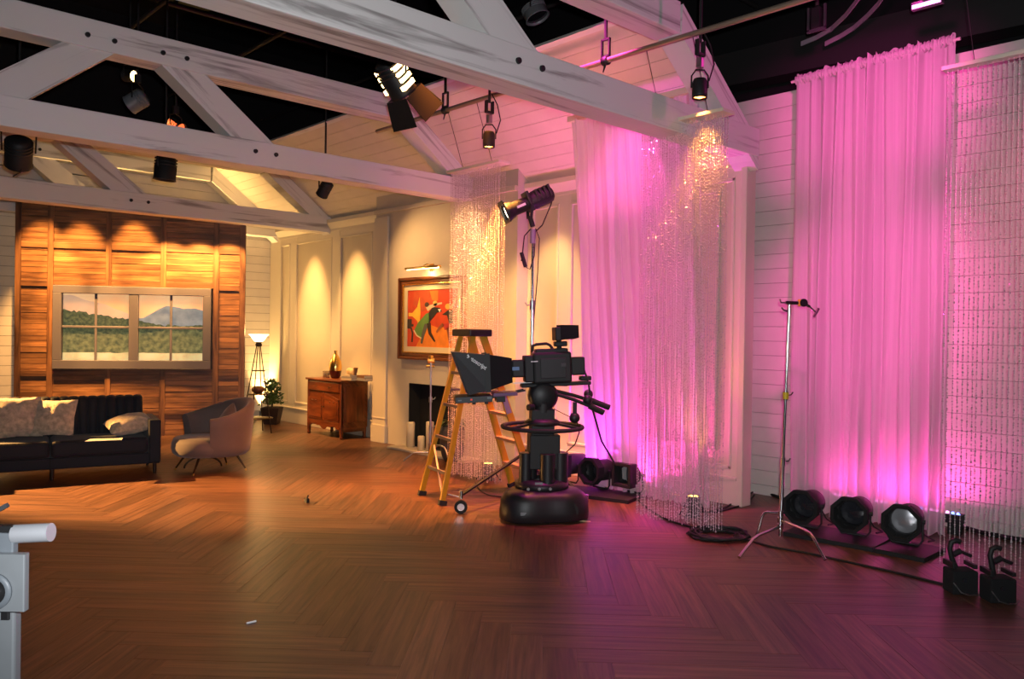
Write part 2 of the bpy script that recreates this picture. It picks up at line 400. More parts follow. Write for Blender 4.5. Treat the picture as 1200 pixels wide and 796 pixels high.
# an extra raised frame in the broad panel beside the end pilaster
a, b = yx(858,300)-.02, yx(858,300)+1.35
fm = MB(); z0, z1 = .52, 3.22
def ring(mb, a0, a1, z0, z1, t, x0, x1):
    for (p, q) in (((x0,a0,z0),(x1,a0+t,z1)), ((x0,a1-t,z0),(x1,a1,z1)), ((x0,a0+t,z0),(x1,a1-t,z0+t)), ((x0,a0+t,z1-t),(x1,a1-t,z1))): mb.b2(p, q)
ring(fm, a+.16, b, z0, z1, .05, XW-.03, XW); fm.build('panel_moulding', 'trim', wr, bevel=.01)
MB().b2((XW-.06,YEND-.015,0),(XW+.11,YEND+.05,ZE-.05)).build('end_pilaster', 'trim', wr, bevel=.008)
for (a, b, nm) in ((10.66, YG-.03, 'baseboard_right'), (YEND+.055, y_niche, 'baseboard_right_near')):
    bb = MB(); bb.b2((XW-.045,a,0),(XW-.001,b,.255)); bb.b2((XW-.06,a,.255),(XW-.001,b,.285)); bb.build(nm, 'trim', kind='structure', bevel=.006)
for k, (a, b) in enumerate(((10.66, YG-.03), (YEND+.055, y_niche))):
    poly = [(0,0),(0,-.20),(-.035,-.20),(-.035,-.16),(-.10,-.06),(-.10,0)]
    MB().prism(poly, (XW-.001,b,ZE-.03), (1,0,0), (0,0,1), b-a).build('trim_%d' % (k+1), 'trim', kind='structure')

# ---- gable wall of white boards
wb = MB().b2((-2.0,YG+.03,0),(XW+.1,YG+.09,ZE)).build('wall_back', 'groove', kind='structure')
zL = ony(0,191,YG).z; xb = ony(108,200,YG).x; bh_ = .155; z = 0.
while z < 4.74:
    x0, x1 = -2.0, XW
    if z+bh_ > ZE: x1 = XW-(z+bh_-ZE)/SL
    if z+bh_ > zL: x0 = xb
    MB().b2((x0,YG+.008,z+.003),(x1,YG+.032,z+bh_-.003)).build('shiplap_board', 'ship', wb); z += bh_
MB().b2((-2.0,YG-.02,zL-.02),(xb,YG+.05,zL+.15)).build('cap_rail', 'ship', wb)

# ---- near boarded wall behind the sheer and bead curtains
ws = MB().b2((XS+.02,-1.5,0),(XS+.08,YEND+.85,4.18)).build('wall_right_near', 'groove', kind='structure')
zt_ = onx(880,117,XS).z; z = 0; hb = (onx(880,133.8,XS).z-onx(880,549.7,XS).z)/25
n_ = int(zt_/hb); z = zt_-n_*hb
MB().b2((XS,-1.5,0),(XS+.022,YEND+.85,z-.002)).build('shiplap_board', 'ship', ws)
me_ = None
for k in range(n_):
    MB().b2((XS,-1.5,z+.002),(XS+.022,YEND+.85,z+hb-.002)).build('shiplap_board', 'ship', ws); z += hb
MB().b2((XS-.012,YEND+.80,0),(XS+.08,YEND+.86,zt_)).build('corner_post', 'trim', ws)

# ---- sloping boarded ceiling over the panelled wall
Sdir = V((-1,0,SL)).normalized(); Ndir = V((-SL,0,-1)).normalized(); Ls = (XW-XO)/-Sdir.x*-1; Ls = (XW-XO)*math.hypot(1,SL)
Y0R = 4.40
ce = MB().prism([(-.25,0),(Ls,0),(Ls,-.06),(-.25,-.06)], V((XW,YG,ZE+.012)), Sdir, -Ndir, -0).add([],[]) if False else MB()
def slab(mb, s0, s1, d0, d1, y0, y1):
    """s along the slope from the eave, d below the roof plane"""
    O = V((XW,0,ZE)); q = []
    for y in (y0, y1):
        for (s, d) in ((s0,d0),(s1,d0),(s1,d1),(s0,d1)): p = O + Sdir*s + Ndir*d; q.append(V((p.x, y, p.z)))
    mb.add(q, [(0,1,2,3),(7,6,5,4),(0,4,5,1),(1,5,6,2),(2,6,7,3),(3,7,4,0)], [[(q[k].y, q[k].x+q[k].z) for k in f] for f in [(0,1,2,3),(7,6,5,4),(0,4,5,1),(1,5,6,2),(2,6,7,3),(3,7,4,0)]])
slab(ce, 0, Ls, -.03, -.012, Y0R, YG)
ce = ce.build('ceiling', 'studio', kind='structure')
nb = 10
for k in range(nb):
    m_ = MB(); slab(m_, 0 if k == 0 else Ls*k/nb+.002, Ls*(k+1)/nb-.002, -.012, .006, Y0R, YG); m_.build('ceiling_board', 'ceil_board', ce)
m_ = MB(); slab(m_, Ls-.005, Ls+.05, -.03, .02, Y0R+.1, YG); m_.build('edge_trim', 'beam', ce)

# ---- roof trusses
BH, BD = .275, .27
XR = ony(163, 75, 8.34).x
def truss(yf, zt, zc, label, dt=0., left=True, y1=None):
    T = thing('roof_truss', label, 'roof truss', (XR, yf, zt), 'whitewashed trusses spanning the set'); yb = yf+BD
    xl = 2*XR-XW
    def bar(name, x0, x1, z0): return MB().b2((x0,yf,z0),(x1,yb,z0+BH)).build(name, 'beam', T, bevel=.008)
    bar('tie_beam', xl, XW-.002, zt)
    xe = XW-(zc+BH-ZE)/SL
    bar('collar_beam', 2*XR-xe+.05, xe-.05, zc)
    zi = ZE-.29
    for sgn in (1, -1):
        O1 = V((XW,0,ZE-.015)); O2 = V((xe,0,zc+BH)); I2 = V((XW-(zc-zi)/SL,0,zc)); I1 = V((XW,0,zi))
        X = (O2-O1).normalized(); Yd = V((0,1,0)).cross(X).normalized()
        pts = [O1, O2, I2, I1]
        if sgn == -1: pts = [V((2*XR-p.x,0,p.z)) for p in pts]; X = V((-X.x,0,X.z)); Yd = V((0,1,0)).cross(X)
        O = pts[0].copy(); poly = [((p-O).dot(X), (p-O).dot(Yd)) for p in pts]
        N = X.cross(Yd); O.y = yf+.012 if N.y > 0 else yb-.012
        MB().prism(poly, O, X, Yd, BD-.024).build('rafter', 'beam', T, bevel=.006)
        # strut from the collar down to the tie
        t0, t1 = STT; b0, b1 = STB
        q = [V((b0,0,zt+BH)), V((b1,0,zt+BH)), V((t1,0,zc)), V((t0,0,zc))]
        X = (q[2]-q[1]).normalized()
        if sgn == -1: q = [V((2*XR-p.x,0,p.z)) for p in q]; X = V((-X.x,0,X.z))
        Yd = V((0,1,0)).cross(X); O = q[0].copy(); poly = [((p-O).dot(X), (p-O).dot(Yd)) for p in q]
        N = X.cross(Yd); O.y = yf+.02 if N.y > 0 else yb-.02
        MB().prism(poly, O, X, Yd, BD-.04).build('strut', 'beam', T, bevel=.006)
        for (bx, bz) in [(x_, zt+BH*.58) for x_ in BT] + [(x_, zc+BH*.42) for x_ in BC]:
            bx = bx if sgn == 1 else 2*XR-bx
            MB().cyl((bx,yf+.01,bz),(bx,yf-.018,bz),.026,.022,10).build('bolt', 'black', T)
    return T
YB, ZTB, ZCB = 8.34, 3.475, 4.34
STT = (ony(190.5,77,YB).x, ony(243,88,YB).x); STB = (ony(272,160,YB).x, ony(322,165,YB).x)
BT = (ony(299.5,171,YB).x, ony(323.5,175.5,YB).x); BC = (ony(191,67,YB).x, ony(219,73,YB).x)
truss(4.20, 3.475, 4.34, 'whitewashed timber truss crossing above the studio camera and ending at the magenta curtain')
truss(YB, ZTB, ZCB, 'whitewashed timber truss ending above the bead curtain beside the chimney breast')
truss(12.33, 3.385, 4.25, 'whitewashed timber truss crossing just above the stained wood flat')
truss(14.22, 3.45, ony(253,213,14.22).z, 'whitewashed timber truss set against the white gable boards')

# ---- stained wood flat standing in front of the gable
WA = R(28.5); WD = V((-math.cos(WA), math.sin(WA), 0)); WN = V((-math.sin(WA), -math.cos(WA), 0)); WP = fl(285.5, 509)
def sz(px, py): q = onpl(px, py, WP, WN)-WP; return q.dot(WD), q.z
LW = sz(18, 300)[0]; ZTOP = 3.66
WT = frame(WP, xdir=WD)           # local x runs along the flat, local -y... WN side faces the room
YS = WT.to_3x3().inverted() @ WN  # local direction of the room side
ys = YS.y
flat = thing('wood_panel_flat', 'tall stained cedar board flat with battens around a landscape window', 'wall panel', WT)
def lb(x0, x1, d0, d1, z0, z1, mb=None):
    """box on the flat: d = distance in front of the backing"""
    mb = mb or MB(WT); return mb.b2((x0, ys*d0, z0), (x1, ys*d1, z1))
vb = [(0, sz(281,300)[0])] + [tuple(sorted((sz(a,300)[0], sz(b,300)[0]))) for a, b in ((257,250.5),(195,188.5),(131,124.5),(63,56))] + [(sz(25,300)[0], LW)]
wx0, wx1 = sz(247.5,380)[0], sz(62.5,380)[0]; wz0, wz1 = sz(155,432.5)[1], sz(155,336.5)[1]
hb_ = [sz(29,286)[1], sz(29,331.5)[1], sz(29,437.5)[1], sz(160,483.5)[1]]
lb(0, LW, -.03, -.09, 0, wz0-.02).build('backing', 'groove', flat); lb(0, LW, -.03, -.09, wz1+.02, ZTOP).build('backing', 'groove', flat)
lb(0, wx0+.03, -.03, -.09, wz0-.02, wz1+.02).build('backing', 'groove', flat); lb(wx1-.03, LW, -.03, -.09, wz0-.02, wz1+.02).build('backing', 'groove', flat)
for i_, (a, b) in enumerate(vb):
    for (z0, z1) in (((0, wz0-.005), (wz1+.005, ZTOP)) if i_ in (2, 3) else ((0, ZTOP),)): lb(a, b, -.03, .022, z0, z1).build('batten', 'batten', flat, bevel=.003)
bays = [(vb[i][1], vb[i+1][0]) for i in range(5)]
nbd = 42; bz = ZTOP/nbd
for bi, (a, b) in enumerate(bays):
    for k in range(nbd):
        z0, z1 = k*bz, (k+1)*bz
        if 1 <= bi <= 3 and z1 > wz0-.01 and z0 < wz1+.01: continue
        lb(a, b, -.03, random.uniform(-.003,.003), z0+.0025, z1-.0025).build('board', 'stain', flat)
    for hi, hz_ in enumerate(hb_):
        if 1 <= bi <= 3 and hi == 1: hz_ = wz1+.05
        if 1 <= bi <= 3 and hi == 2: hz_ = wz0-.05
        lb(a, b, -.03, .016, hz_-.045, hz_+.045).build('cross_rail', 'batten', flat, bevel=.003)
# window with a landscape behind it
win = thing('window_1', '', '', frame(WP+WD*((wx0+wx1)/2)+V((0,0,wz0)), xdir=WD), kind='structure')
lx0, lx1 = sz(238,380)[0], sz(73,380)[0]; lz0, lz1 = sz(155,422.5)[1], sz(155,345.5)[1]
mx0, mx1 = sz(162.5,380)[0], sz(151.5,380)[0]
def wbox(name, x0, x1, z0, z1, d0, d1, m='winframe', p=None): return lb(x0, x1, d0, d1, z0, z1).build(name, m, p or win, bevel=.006)
wbox('casing', wx0, wx1, lz1, wz1, -.05, .06); wbox('casing', wx0, wx1, wz0, lz0, -.05, .06)
wbox('casing', wx0, lx0, lz0, lz1, -.05, .06); wbox('casing', lx1, wx1, lz0, lz1, -.05, .06)
wbox('mullion', mx0, mx1, lz0, lz1, -.04, .055)
zm = sz(155,384)[1]
for (a, b) in ((lx0, mx0), (mx1, lx1)):
    c = (a+b)/2
    wbox('muntin', c-.018, c+.018, lz0, lz1, 0, .03); wbox('muntin', a, b, zm-.018, zm+.018, 0, .032)
    for (p, q) in ((a, c-.018), (c+.018, b)):
        for (r_, s_) in ((lz0, zm-.018), (zm+.018, lz1)): pass
# printed backlit landscape: flat layers, each a thin sheet
def land(name, top, z0, m, d):
    n = 60; mb = MB(WT); pts = []
    for i in range(n+1):
        x = lx0-.02+(lx1-lx0+.04)*i/n; pts.append((x, min(lz1+.02, max(z0+.002, top(1-(x-lx0)/(lx1-lx0))))))
    vs = [(x, ys*d, z0) for x, _ in pts]+[(x, ys*d, zz) for x, zz in pts]
    mb.add(vs, [(i, i+1, n+2+i, n+1+i) for i in range(n)], [[(vs[k][0],vs[k][2]) for k in (i,i+1,n+2+i,n+1+i)] for i in range(n)])
    return mb.build(name, m, win)
Hh = lz1-lz0
def printmat(name, c0, c1, s, sc=10, det=6, grad=None):
    m, nt, b = nodes(name); uv = nt.nodes.new('ShaderNodeTexCoord'); n = nt.nodes.new('ShaderNodeTexNoise'); n.inputs['Scale'].default_value = sc; n.inputs['Detail'].default_value = det
    lk(nt, uv.outputs['UV'], n.inputs['Vector']); cr = nt.nodes.new('ShaderNodeValToRGB'); cr.color_ramp.elements[0].position = .35; cr.color_ramp.elements[1].position = .65
    cr.color_ramp.elements[0].color = (*c0,1); cr.color_ramp.elements[1].color = (*c1,1); lk(nt, n.outputs['Fac'], cr.inputs[0])
    lk(nt, cr.outputs[0], b.inputs['Base Color']); lk(nt, cr.outputs[0], b.inputs['Emission Color']); b.inputs['Emission Strength'].default_value = s; b.inputs['Roughness'].default_value = .7
    return m
def nz(x, s, seed): return mnoise.noise(V((x*s, seed, 0)))
ES = .80
land('sky_print', lambda t: 99, lz0, printmat('print_sky', (.85,.44,.19), (.95,.62,.32), ES, 1.2, 2), -.045)
land('haze_ridge_print', lambda t: lz0+Hh*(.97-.55*max(0,t-.05)*1.0-.25*max(0,t-.3)+.02*nz(t,9,1)) , lz0, printmat('print_haze', (.55,.36,.22), (.68,.46,.30), ES, 2, 3), -.043)
land('ridge_print', lambda t: lz0+Hh*(.62+.20*math.exp(-((t-.73)/.13)**2)+.17*math.exp(-((t-.95)/.14)**2)+.012*nz(t,24,2)), lz0, printmat('print_ridge', (.16,.20,.23), (.26,.30,.31), ES, 6), -.041)
land('treeline_print', lambda t: lz0+Hh*(.76-.22*min(1,t*1.4)+.05*nz(t,30,3)+.03*nz(t,70,4)), lz0, printmat('print_trees', (.030,.048,.032), (.10,.125,.06), ES, 22), -.039)
land('bush_print', lambda t: lz0+Hh*(.40+.12*math.exp(-((t-.85)/.2)**2)+.05*nz(t,18,5)), lz0, printmat('print_bushes', (.075,.09,.045), (.22,.22,.09), ES, 14), -.037)
land('field_print', lambda t: lz0+Hh*(.115+.012*nz(t,12,6)), lz0, printmat('print_field', (.52,.44,.20), (.74,.64,.34), ES, 5), -.035)
pg = mat('window_glass', (1,1,1), .03, trans=1.0, ior=1.02, spec=.3)
for (a, b) in ((lx0, mx0), (mx1, lx1)):
    c = (a+b)/2
    for (p, q) in ((a, c-.018), (c+.018, b)):
        for (r_, s_) in ((lz0, zm-.018), (zm+.018, lz1)): lb(p, q, .008, .012, r_, s_).build('pane', pg, win)
# warm spots over the flat, scalloping down it
for px, pw_, off, zl_ in ((50,1900,.95,4.7), (95,2200,.95,4.7), (158,2300,.85,4.7), (200,330,.45,3.34), (234,320,.42,3.34), (268,260,.42,3.34)):
    s0 = sz(px, 290)[0]; t_ = WP + WD*s0 + V((0,0,2.1 if zl_ > 4 else 1.5)); l_ = WP + WD*s0 + WN*off + V((0,0,zl_))
    lamp('flat_wash_spot', 'SPOT', l_, pw_, WARM, t_, angle=30 if zl_ > 4 else 92, blend=.6, rad=.03)
# ================================================================== fireplace
yc0, yc1 = onx(606,300,XC).y, onx(441,258,XC).y
fy1, fy0 = onx(479,460,XC).y, onx(534,470,XC).y; fz = onx(481,449,XC).z
fp = thing('fireplace', 'cream plastered chimney breast with a plain black firebox opening', 'fireplace', (XC,(yc0+yc1)/2,0))
def zsl(x): return roofz(x)-.008
def chunk(y0, y1, z0, z1=None):
    mb = MB()
    if z1 is not None: return mb.b2((XC,y0,z0),(XW,y1,z1))
    poly = [(XC,z0),(XW,z0),(XW,zsl(XW)),(XC,zsl(XC))]
    return mb.prism(poly, (0,y1,0), (1,0,0), (0,0,1), y1-y0)
cb = chunk(yc0, yc1, fz); cb.b2((XC,yc0,0),(XW,fy0,fz)); cb.b2((XC,fy1,0),(XW,yc1,fz))
cb.build('chimney_breast', 'chim', fp)
fb = MB(); fb.b2((XW-.02,fy0,0),(XW-.001,fy1,fz)); fb.b2((XC+.004,fy0,.002),(XW-.02,fy0+.01,fz)); fb.b2((XC+.004,fy1-.01,.002),(XW-.02,fy1,fz)); fb.b2((XC+.004,fy0,fz-.01),(XW-.02,fy1,fz)); fb.b2((XC+.004,fy0,.002),(XW-.02,fy1,.012))
fb.build('firebox', 'firebox_dark', fp)
yp = onx(456,300,XC).y
MB().b2((XC-.035,yp,0),(XC,yc1,3.45)).build('pilaster', 'trim', fp, bevel=.006)
MB().b2((XC-.06,yp-.02,0),(XC,yc1,.27)).build('plinth_block', 'trim', fp, bevel=.006)
MB().b2((XC-.045,yp-.01,.36),(XC,yc1,.385)).build('pilaster_band', 'trim', fp, bevel=.005)
MB().b2((XC-.05,yc0,3.50),(XC,yc1,3.57)).build('crown', 'chim', fp, bevel=.01)
hy1 = onx(453,519,XC).y
MB().b2((XC-.30,fy0-.55,0),(XC,hy1-.45,.035)).build('hearth_slab', 'stone', fp, bevel=.006)
# candles on the hearth
for (px, py, hgt, r, lab) in ((481,525,.36,.060,'thick cream pillar candle standing left of the firebox'), (493.5,526,.20,.05,'short cream pillar candle between two taller ones'), (503.5,528,.42,.055,'tall cream pillar candle behind the brass-headed stand')):
    P = onx(px, py-4, XC-.09 if px < 485 else XC-.16); P.z = .035
    c = thing('pillar_candle', lab, 'candle', P, 'hearth candles'); a = MB(WM[c]); a.lathe([(.001,0),(r,0),(r,hgt-.01),(r-.01,hgt),(.012,hgt-.012),(.001,hgt-.012)], n=20); a.build('wax', 'wax', c)
    MB(WM[c]).cyl((0,0,hgt-.015),(0,0,hgt+.02),.003,n=6).build('wick', 'black', c)
# painting with picture light
py0, py1 = onx(549,330,XC).y, onx(471,330,XC).y; pz1, pz0 = onx(471,326.5,XC).z, onx(471,420.6,XC).z
pt = thing('framed_painting', 'painting of dancers and a gramophone on red in dark wood frame', 'painting', (XC,(py0+py1)/2,pz0))
xf = XC-.003
fw = .11
mb = MB()
for (poly, O, X, Y, L) in (([(0,0),(.03,0),(.06,.05),(.06,fw-.03),(.035,fw),(0,fw)], None, None, None, 0),): pass
def rail(mb, y0, y1, z0, z1, t, d): ring(mb, y0, y1, z0, z1, t, xf-d, xf)
rail(mb, py0, py1, pz0, pz1, .045, .075); mb.build('frame_outer', 'frame', pt, bevel=.015, seg=3)
mb = MB(); rail(mb, py0+.045, py1-.045, pz0+.045, pz1-.045, .05, .05); mb.build('frame_inner', 'frame', pt, bevel=.012, seg=3)
mb = MB(); rail(mb, py0+.095, py1-.095, pz0+.095, pz1-.095, .018, .055); mb.build('gilt_lip', 'gold', pt, bevel=.005)
mb = MB(); rail(mb, py0+.113, py1-.113, pz0+.113, pz1-.113, .075, .028); mb.build('linen_mat', 'mattboard', pt)
ca0, ca1, cz0, cz1 = py0+.188, py1-.188, pz0+.188, pz1-.188
MB().b2((xf-.018,ca0,cz0),(xf,ca1,cz1)).build('canvas', mat('canvas_red', (.62,.055,.012), .6, var=.15, vs_=5), pt)
CW, CHh = ca1-ca0, cz1-cz0
def shape(name, pts, col, k):
    """flat paint shape; x 0..1 from the left as seen, y 0..1 from the bottom"""
    mb = MB(); x = xf-.018-.0012*k; vs = [(x, ca1-p[0]*CW, cz0+p[1]*CHh) for p in pts]
    mb.add(vs, [tuple(range(len(vs)))]); mb.build(name, mat('paint_'+name, col, .6, var=.12, vs_=9), pt)
def limb(name, pts, wd, col, k):
    L = []; Rr = []
    for i, p in enumerate(pts):
        a = V((*pts[max(i-1,0)],0)); b = V((*pts[min(i+1,len(pts)-1)],0)); t = (b-a).normalized(); w_ = wd[i] if isinstance(wd,(list,tuple)) else wd
        L.append((p[0]-t.y*w_, p[1]+t.x*w_)); Rr.append((p[0]+t.y*w_, p[1]-t.x*w_))
    mb = MB(); x = xf-.018-.0012*k; n = len(pts)
    vs = [(x, ca1-q[0]*CW, cz0+q[1]*CHh) for q in L+Rr]; mb.add(vs, [(i,i+1,n+i+1,n+i) for i in range(n-1)])
    mb.build(name, mat('paint_'+name, col, .6), pt)
def disc(name, c, r, col, k): shape(name, [(c[0]+r*math.cos(t*.5236), c[1]+r*1.0*math.sin(t*.5236)) for t in range(12)], col, k)
shape('painted_wall_patch', [(.12,.98),(.44,.98),(.44,.86),(.60,.98),(.60,.72),(.30,.62),(.12,.75)], (.50,.07,.02), 1)
shape('painted_floor', [(.18,0),(1,0),(1,.30),(.84,.36),(.62,.34),(.44,.40),(.34,.28)], (.78,.22,.02), 1)
shape('painted_orange_patch', [(.45,.98),(.62,.98),(.62,.80),(.50,.82)], (.70,.16,.02), 2)
shape('painted_horn', [(.02,.60),(.10,.60),(.20,.70),(.25,.88),(.27,.60),(.25,.34),(.20,.46),(.10,.54),(.02,.54)], (.90,.48,.04), 2)
shape('painted_gramophone', [(0,.49),(.09,.49),(.09,.40),(.13,.40),(.13,.36),(0,.34)], (.03,.015,.012), 2)
limb('painted_table_leg', [(.0,.34),(.08,.33),(.11,.24),(.10,.08)], .018, (.03,.012,.012), 2)
shape('painted_green_dress', [(.15,.30),(.22,.42),(.38,.58),(.44,.60),(.46,.48),(.40,.34),(.32,.17),(.24,.17)], (.12,.26,.05), 3)
limb('painted_hem', [(.14,.29),(.20,.20),(.30,.15)], .012, (.80,.66,.40), 4)
limb('painted_back_arm', [(.40,.66),(.47,.70),(.58,.74),(.70,.76)], [.045,.035,.02,.015], (.80,.50,.30), 4)
disc('painted_hair', (.40,.74), .045, (.06,.03,.02), 4); disc('painted_head', (.565,.76), .045, (.82,.45,.10), 4)
shape('painted_suit', [(.44,.60),(.52,.70),(.66,.68),(.70,.62),(.60,.60),(.50,.48),(.44,.40)], (.015,.012,.014), 3)
limb('painted_leg_grey', [(.40,.40),(.33,.22),(.30,.06)], [.04,.03,.018], (.10,.09,.08), 4)
limb('painted_leg_dark', [(.44,.42),(.47,.24),(.57,.10)], [.04,.03,.015], (.03,.015,.012), 4)
shape('painted_shirt', [(.62,.66),(.68,.66),(.66,.60)], (.8,.75,.65), 5)
disc('painted_head', (.81,.70), .05, (.85,.45,.08), 4); limb('painted_raised_arm', [(.86,.66),(.93,.76),(.96,.84)], [.025,.02,.014], (.80,.42,.22), 4)
shape('painted_black_top', [(.70,.56),(.82,.64),(.92,.64),(.90,.50),(.93,.42),(.84,.41),(.80,.55)], (.02,.015,.015), 4)
shape('painted_red_skirt', [(.72,.40),(.84,.42),(.86,.32),(.76,.30)], (.45,.03,.03), 5)
limb('painted_calf', [(.73,.40),(.66,.34),(.60,.26)], [.03,.022,.014], (.28,.08,.03), 5)
limb('painted_standing_leg', [(.82,.34),(.84,.20),(.86,.08)], [.03,.022,.014], (.28,.07,.03), 5)
plz = pz1+.10
pl = thing('picture_light', 'slim brass picture light mounted above the framed painting', 'picture light', (XC,(py0+py1)/2,plz-.02))
lx = XC-.17; la, lbb = onx(515,318,XC-.17).y, onx(476,322,XC-.17).y
sh = MB(); sh.lathe([(.032,0),(.032,lbb-la)], (lx,la,plz), MX.Rotation(R(-90),3,'X'), 12, a0=R(180), a1=R(370)) ; sh.build('brass_shade', 'brass', pl, solid=.004)
MB().cyl((lx,la+.02,plz),(lx,lbb-.02,plz),.010,n=8).build('lamp_tube', emis('picture_lamp', (1,.7,.3), 6), pl)
MB().tube([(lx,(la+lbb)/2,plz+.03),(lx+.08,(la+lbb)/2,plz+.07),(XC-.01,(la+lbb)/2,plz+.03)], .008, 6).build('arm', 'brass', pl)
MB().b2((XC-.012,(la+lbb)/2-.04,plz-.02),(XC,(la+lbb)/2+.04,plz+.08)).build('wall_plate', 'brass', pl)
o = lamp('picture_light_lamp', 'AREA', (lx,(la+lbb)/2,plz-.012), 9, (1,.66,.26), (XC,(la+lbb)/2,plz-.6), size=(.03, lbb-la))
# ================================================================== sofa group
sR = fl(182,556); sL = fl(82,563)
sx = (sR-sL).normalized(); SO = sR + sx*.06 - V((0,0,0))
ST = frame(SO, xdir=sx)          # local x: towards the right end, y: to the back, origin at front right corner
SLn = 2.25
so = thing('sofa', 'black velvet sofa with channel-tufted back and straight arms on dark legs', 'sofa', ST)
zb = hz(186,543,SO); za = hz(184,492,SO)
def lbx(n, m, x0,x1,y0,y1,z0,z1, bev=.03): return MB(ST).b2((x0,y0,z0),(x1,y1,z1)).build(n, m, so, bevel=bev, seg=3)
lbx('base', 'velvet', -SLn, -.002, .02, .86, zb, zb+.13, .02)
lbx('seat_cushion', 'velvet', -SLn/2+.003, -.135, -.005, .62, zb+.125, .44, .045); lbx('seat_cushion', 'velvet', -SLn+.135, -SLn/2-.003, -.005, .62, zb+.125, .44, .045)
for x in (-.065, -SLn+.065): lbx('arm', 'velvet', x-.065, x+.065, .01, .82, zb+.01, za, .02)
bk = MB(ST); ncx = 20; wch = (SLn-.27)/ncx
def backf(u, v):
    x = -.135-(SLn-.27)*u; k = (u*ncx) % 1; bul = .035*math.sqrt(max(0, 1-(2*k-1)**2))
    prof = [(0,.42),(0.02,.60),(.055,.76),(.10,.845),(.17,.865),(.22,.84),(.235,.70),(.24,zb+.05)]
    q = v*(len(prof)-1); i = min(int(q), len(prof)-2); f = q-i; y = prof[i][0]+(prof[i+1][0]-prof[i][0])*f; z = prof[i][1]+(prof[i+1][1]-prof[i][1])*f
    d = 1 if v < .62 else 0
    return (x, .60+y-bul*d, z+(bul*.5 if .4 < v < .75 else 0))
bk.grid(backf, ncx*8, 21); bk.build('tufted_back', 'velvet', so)
lbx('back_frame', 'velvet', -SLn+.13, -.13, .68, .835, zb+.05, .80, .02)
for x in (-.06, -SLn/2+.02, -SLn+.06):
    for y in (.07, .78): MB(ST).cyl((x,y,0),(x,y,zb+.005),.017,.026,10).build('leg', 'legwood', so)
MB(ST).b2((-SLn/2-.004,.014,zb),(-SLn/2+.004,.022,zb+.13)).build('base_seam', 'softblack', so)
def cushion(name, T, W_, H_, D_, m, lab, cat='cushion', group=None, puff=1.0):
    def top(sg):
        def fn(u, v):
            x = (u-.5)*2; y = (v-.5)*2
            e = (max(0,1-abs(x)**2.4)*max(0,1-abs(y)**2.4))**.5
            pin = 1-.07*(1-abs(x))*abs(y)**2-.07*(1-abs(y))*abs(x)**2
            n_ = .012*mnoise.noise(V((u*6,v*6,sg*3+W_*9)))
            return (x*W_/2*pin, y*H_/2*pin, sg*(D_/2*e+n_*e))
        return fn
    mb = MB(T); mb.grid(top(1), 16, 16); mb.grid(top(-1), 16, 16)
    o = mb.build(name, m); tag(o, lab, cat, group); return o
CG = 'fur cushions on the sofa'
def sofa_cush(px, py, yy, tilt, rz, W_, lab, lift=0):
    s_ = onpl(px, py, ST @ V((0,yy,0)), ST.to_3x3() @ V((0,-1,0)))
    L = ST.inverted() @ s_; L = V((L.x, yy, .44+W_/2*math.cos(tilt)+.02+lift))
    T = ST @ MX.Translation(L) @ MX.Rotation(rz,4,'Z') @ MX.Rotation(R(90)-tilt,4,'X')
    return cushion('fur_cushion', T, W_, W_, .19, 'fur', lab, group=CG)
sofa_cush(21, 497, .42, R(22), R(6), .47, 'cream fur cushion leaning on the sofa back between two other cushions')
sofa_cush(63, 502, .38, R(30), R(-14), .45, 'cream fur cushion at the end of the leaning row, corner drooping', .01)
sofa_cush(-12, 505, .44, R(20), R(12), .46, 'tan fur cushion at the far end of the leaning row')
s_ = onpl(152, 503, ST @ V((0,.30,0)), ST.to_3x3() @ V((0,-1,0))); L = ST.inverted() @ s_
cushion('fur_cushion', ST @ MX.Translation(V((L.x, .33, .565))) @ MX.Rotation(R(8),4,'Z') @ MX.Rotation(R(-10),4,'Y') @ MX.Rotation(R(12),4,'X'), .50, .42, .21, 'fur', 'cream fur cushion lying flat against the sofa arm', group=CG)
s_ = fl(122, 515, .445); L = ST.inverted() @ s_
MB(ST).prism([(-.20,-.10),(.17,-.13),(.20,.09),(-.13,.11)], (L.x, L.y, .4415), (1,0,0), (0,1,0), .004).build('grey_patch', 'patch_grey')  # thin grey shape laid just above the seat
tag(bpy.data.objects['grey_patch'], 'flat grey patch on the black sofa seat', 'sheet')
# ---- armchair
AP = fl(249, 551); fdir = (-RH*math.cos(R(43)) - FH*math.sin(R(43)))
AT = frame(AP, xdir=fdir)        # local +x = the way the chair faces
ac = thing('armchair', 'taupe velvet barrel armchair on slender splayed metal legs', 'armchair', AT)
sb = MB(AT)
def seatprof(r): return [(.001,.20),(r*.86,.20),(r*.97,.24),(r,.30),(r*.985,.36),(r*.93,.405),(r*.8,.42),(.001,.425)]
sb.lathe([(r,z) for r,z in seatprof(.40)], (.07,0,0), None, 36); sb.build('seat', 'taupe', ac)
bk = MB(AT)
A0 = R(62)
def shell(u, v):
    # u around the barrel from one arm front to the other, v: outer bottom -> top -> inner bottom
    t = A0+(2*math.pi-2*A0)*u; back = .5-.5*math.cos(2*math.pi*u); hgt = .66+.20*back**.8
    prof = [(.375,.20),(.415,.24),(.44,.45),(.47,hgt-.04),(.455,hgt-.005),(.425,hgt),(.395,hgt-.02),(.36,hgt-.12),(.335,.44),(.33,.36)]
    q = v*(len(prof)-1); i = min(int(q), len(prof)-2); f = q-i; r = prof[i][0]+(prof[i+1][0]-prof[i][0])*f; z = prof[i][1]+(prof[i+1][1]-prof[i][1])*f
    return (r*math.cos(t)-.01, r*math.sin(t), z)
bk.grid(shell, 48, 18)
for u in (0, 1):
    vs = [shell(u, k/18) for k in range(19)]; bk.add(vs, [tuple(range(19)) if u else tuple(reversed(range(19)))])
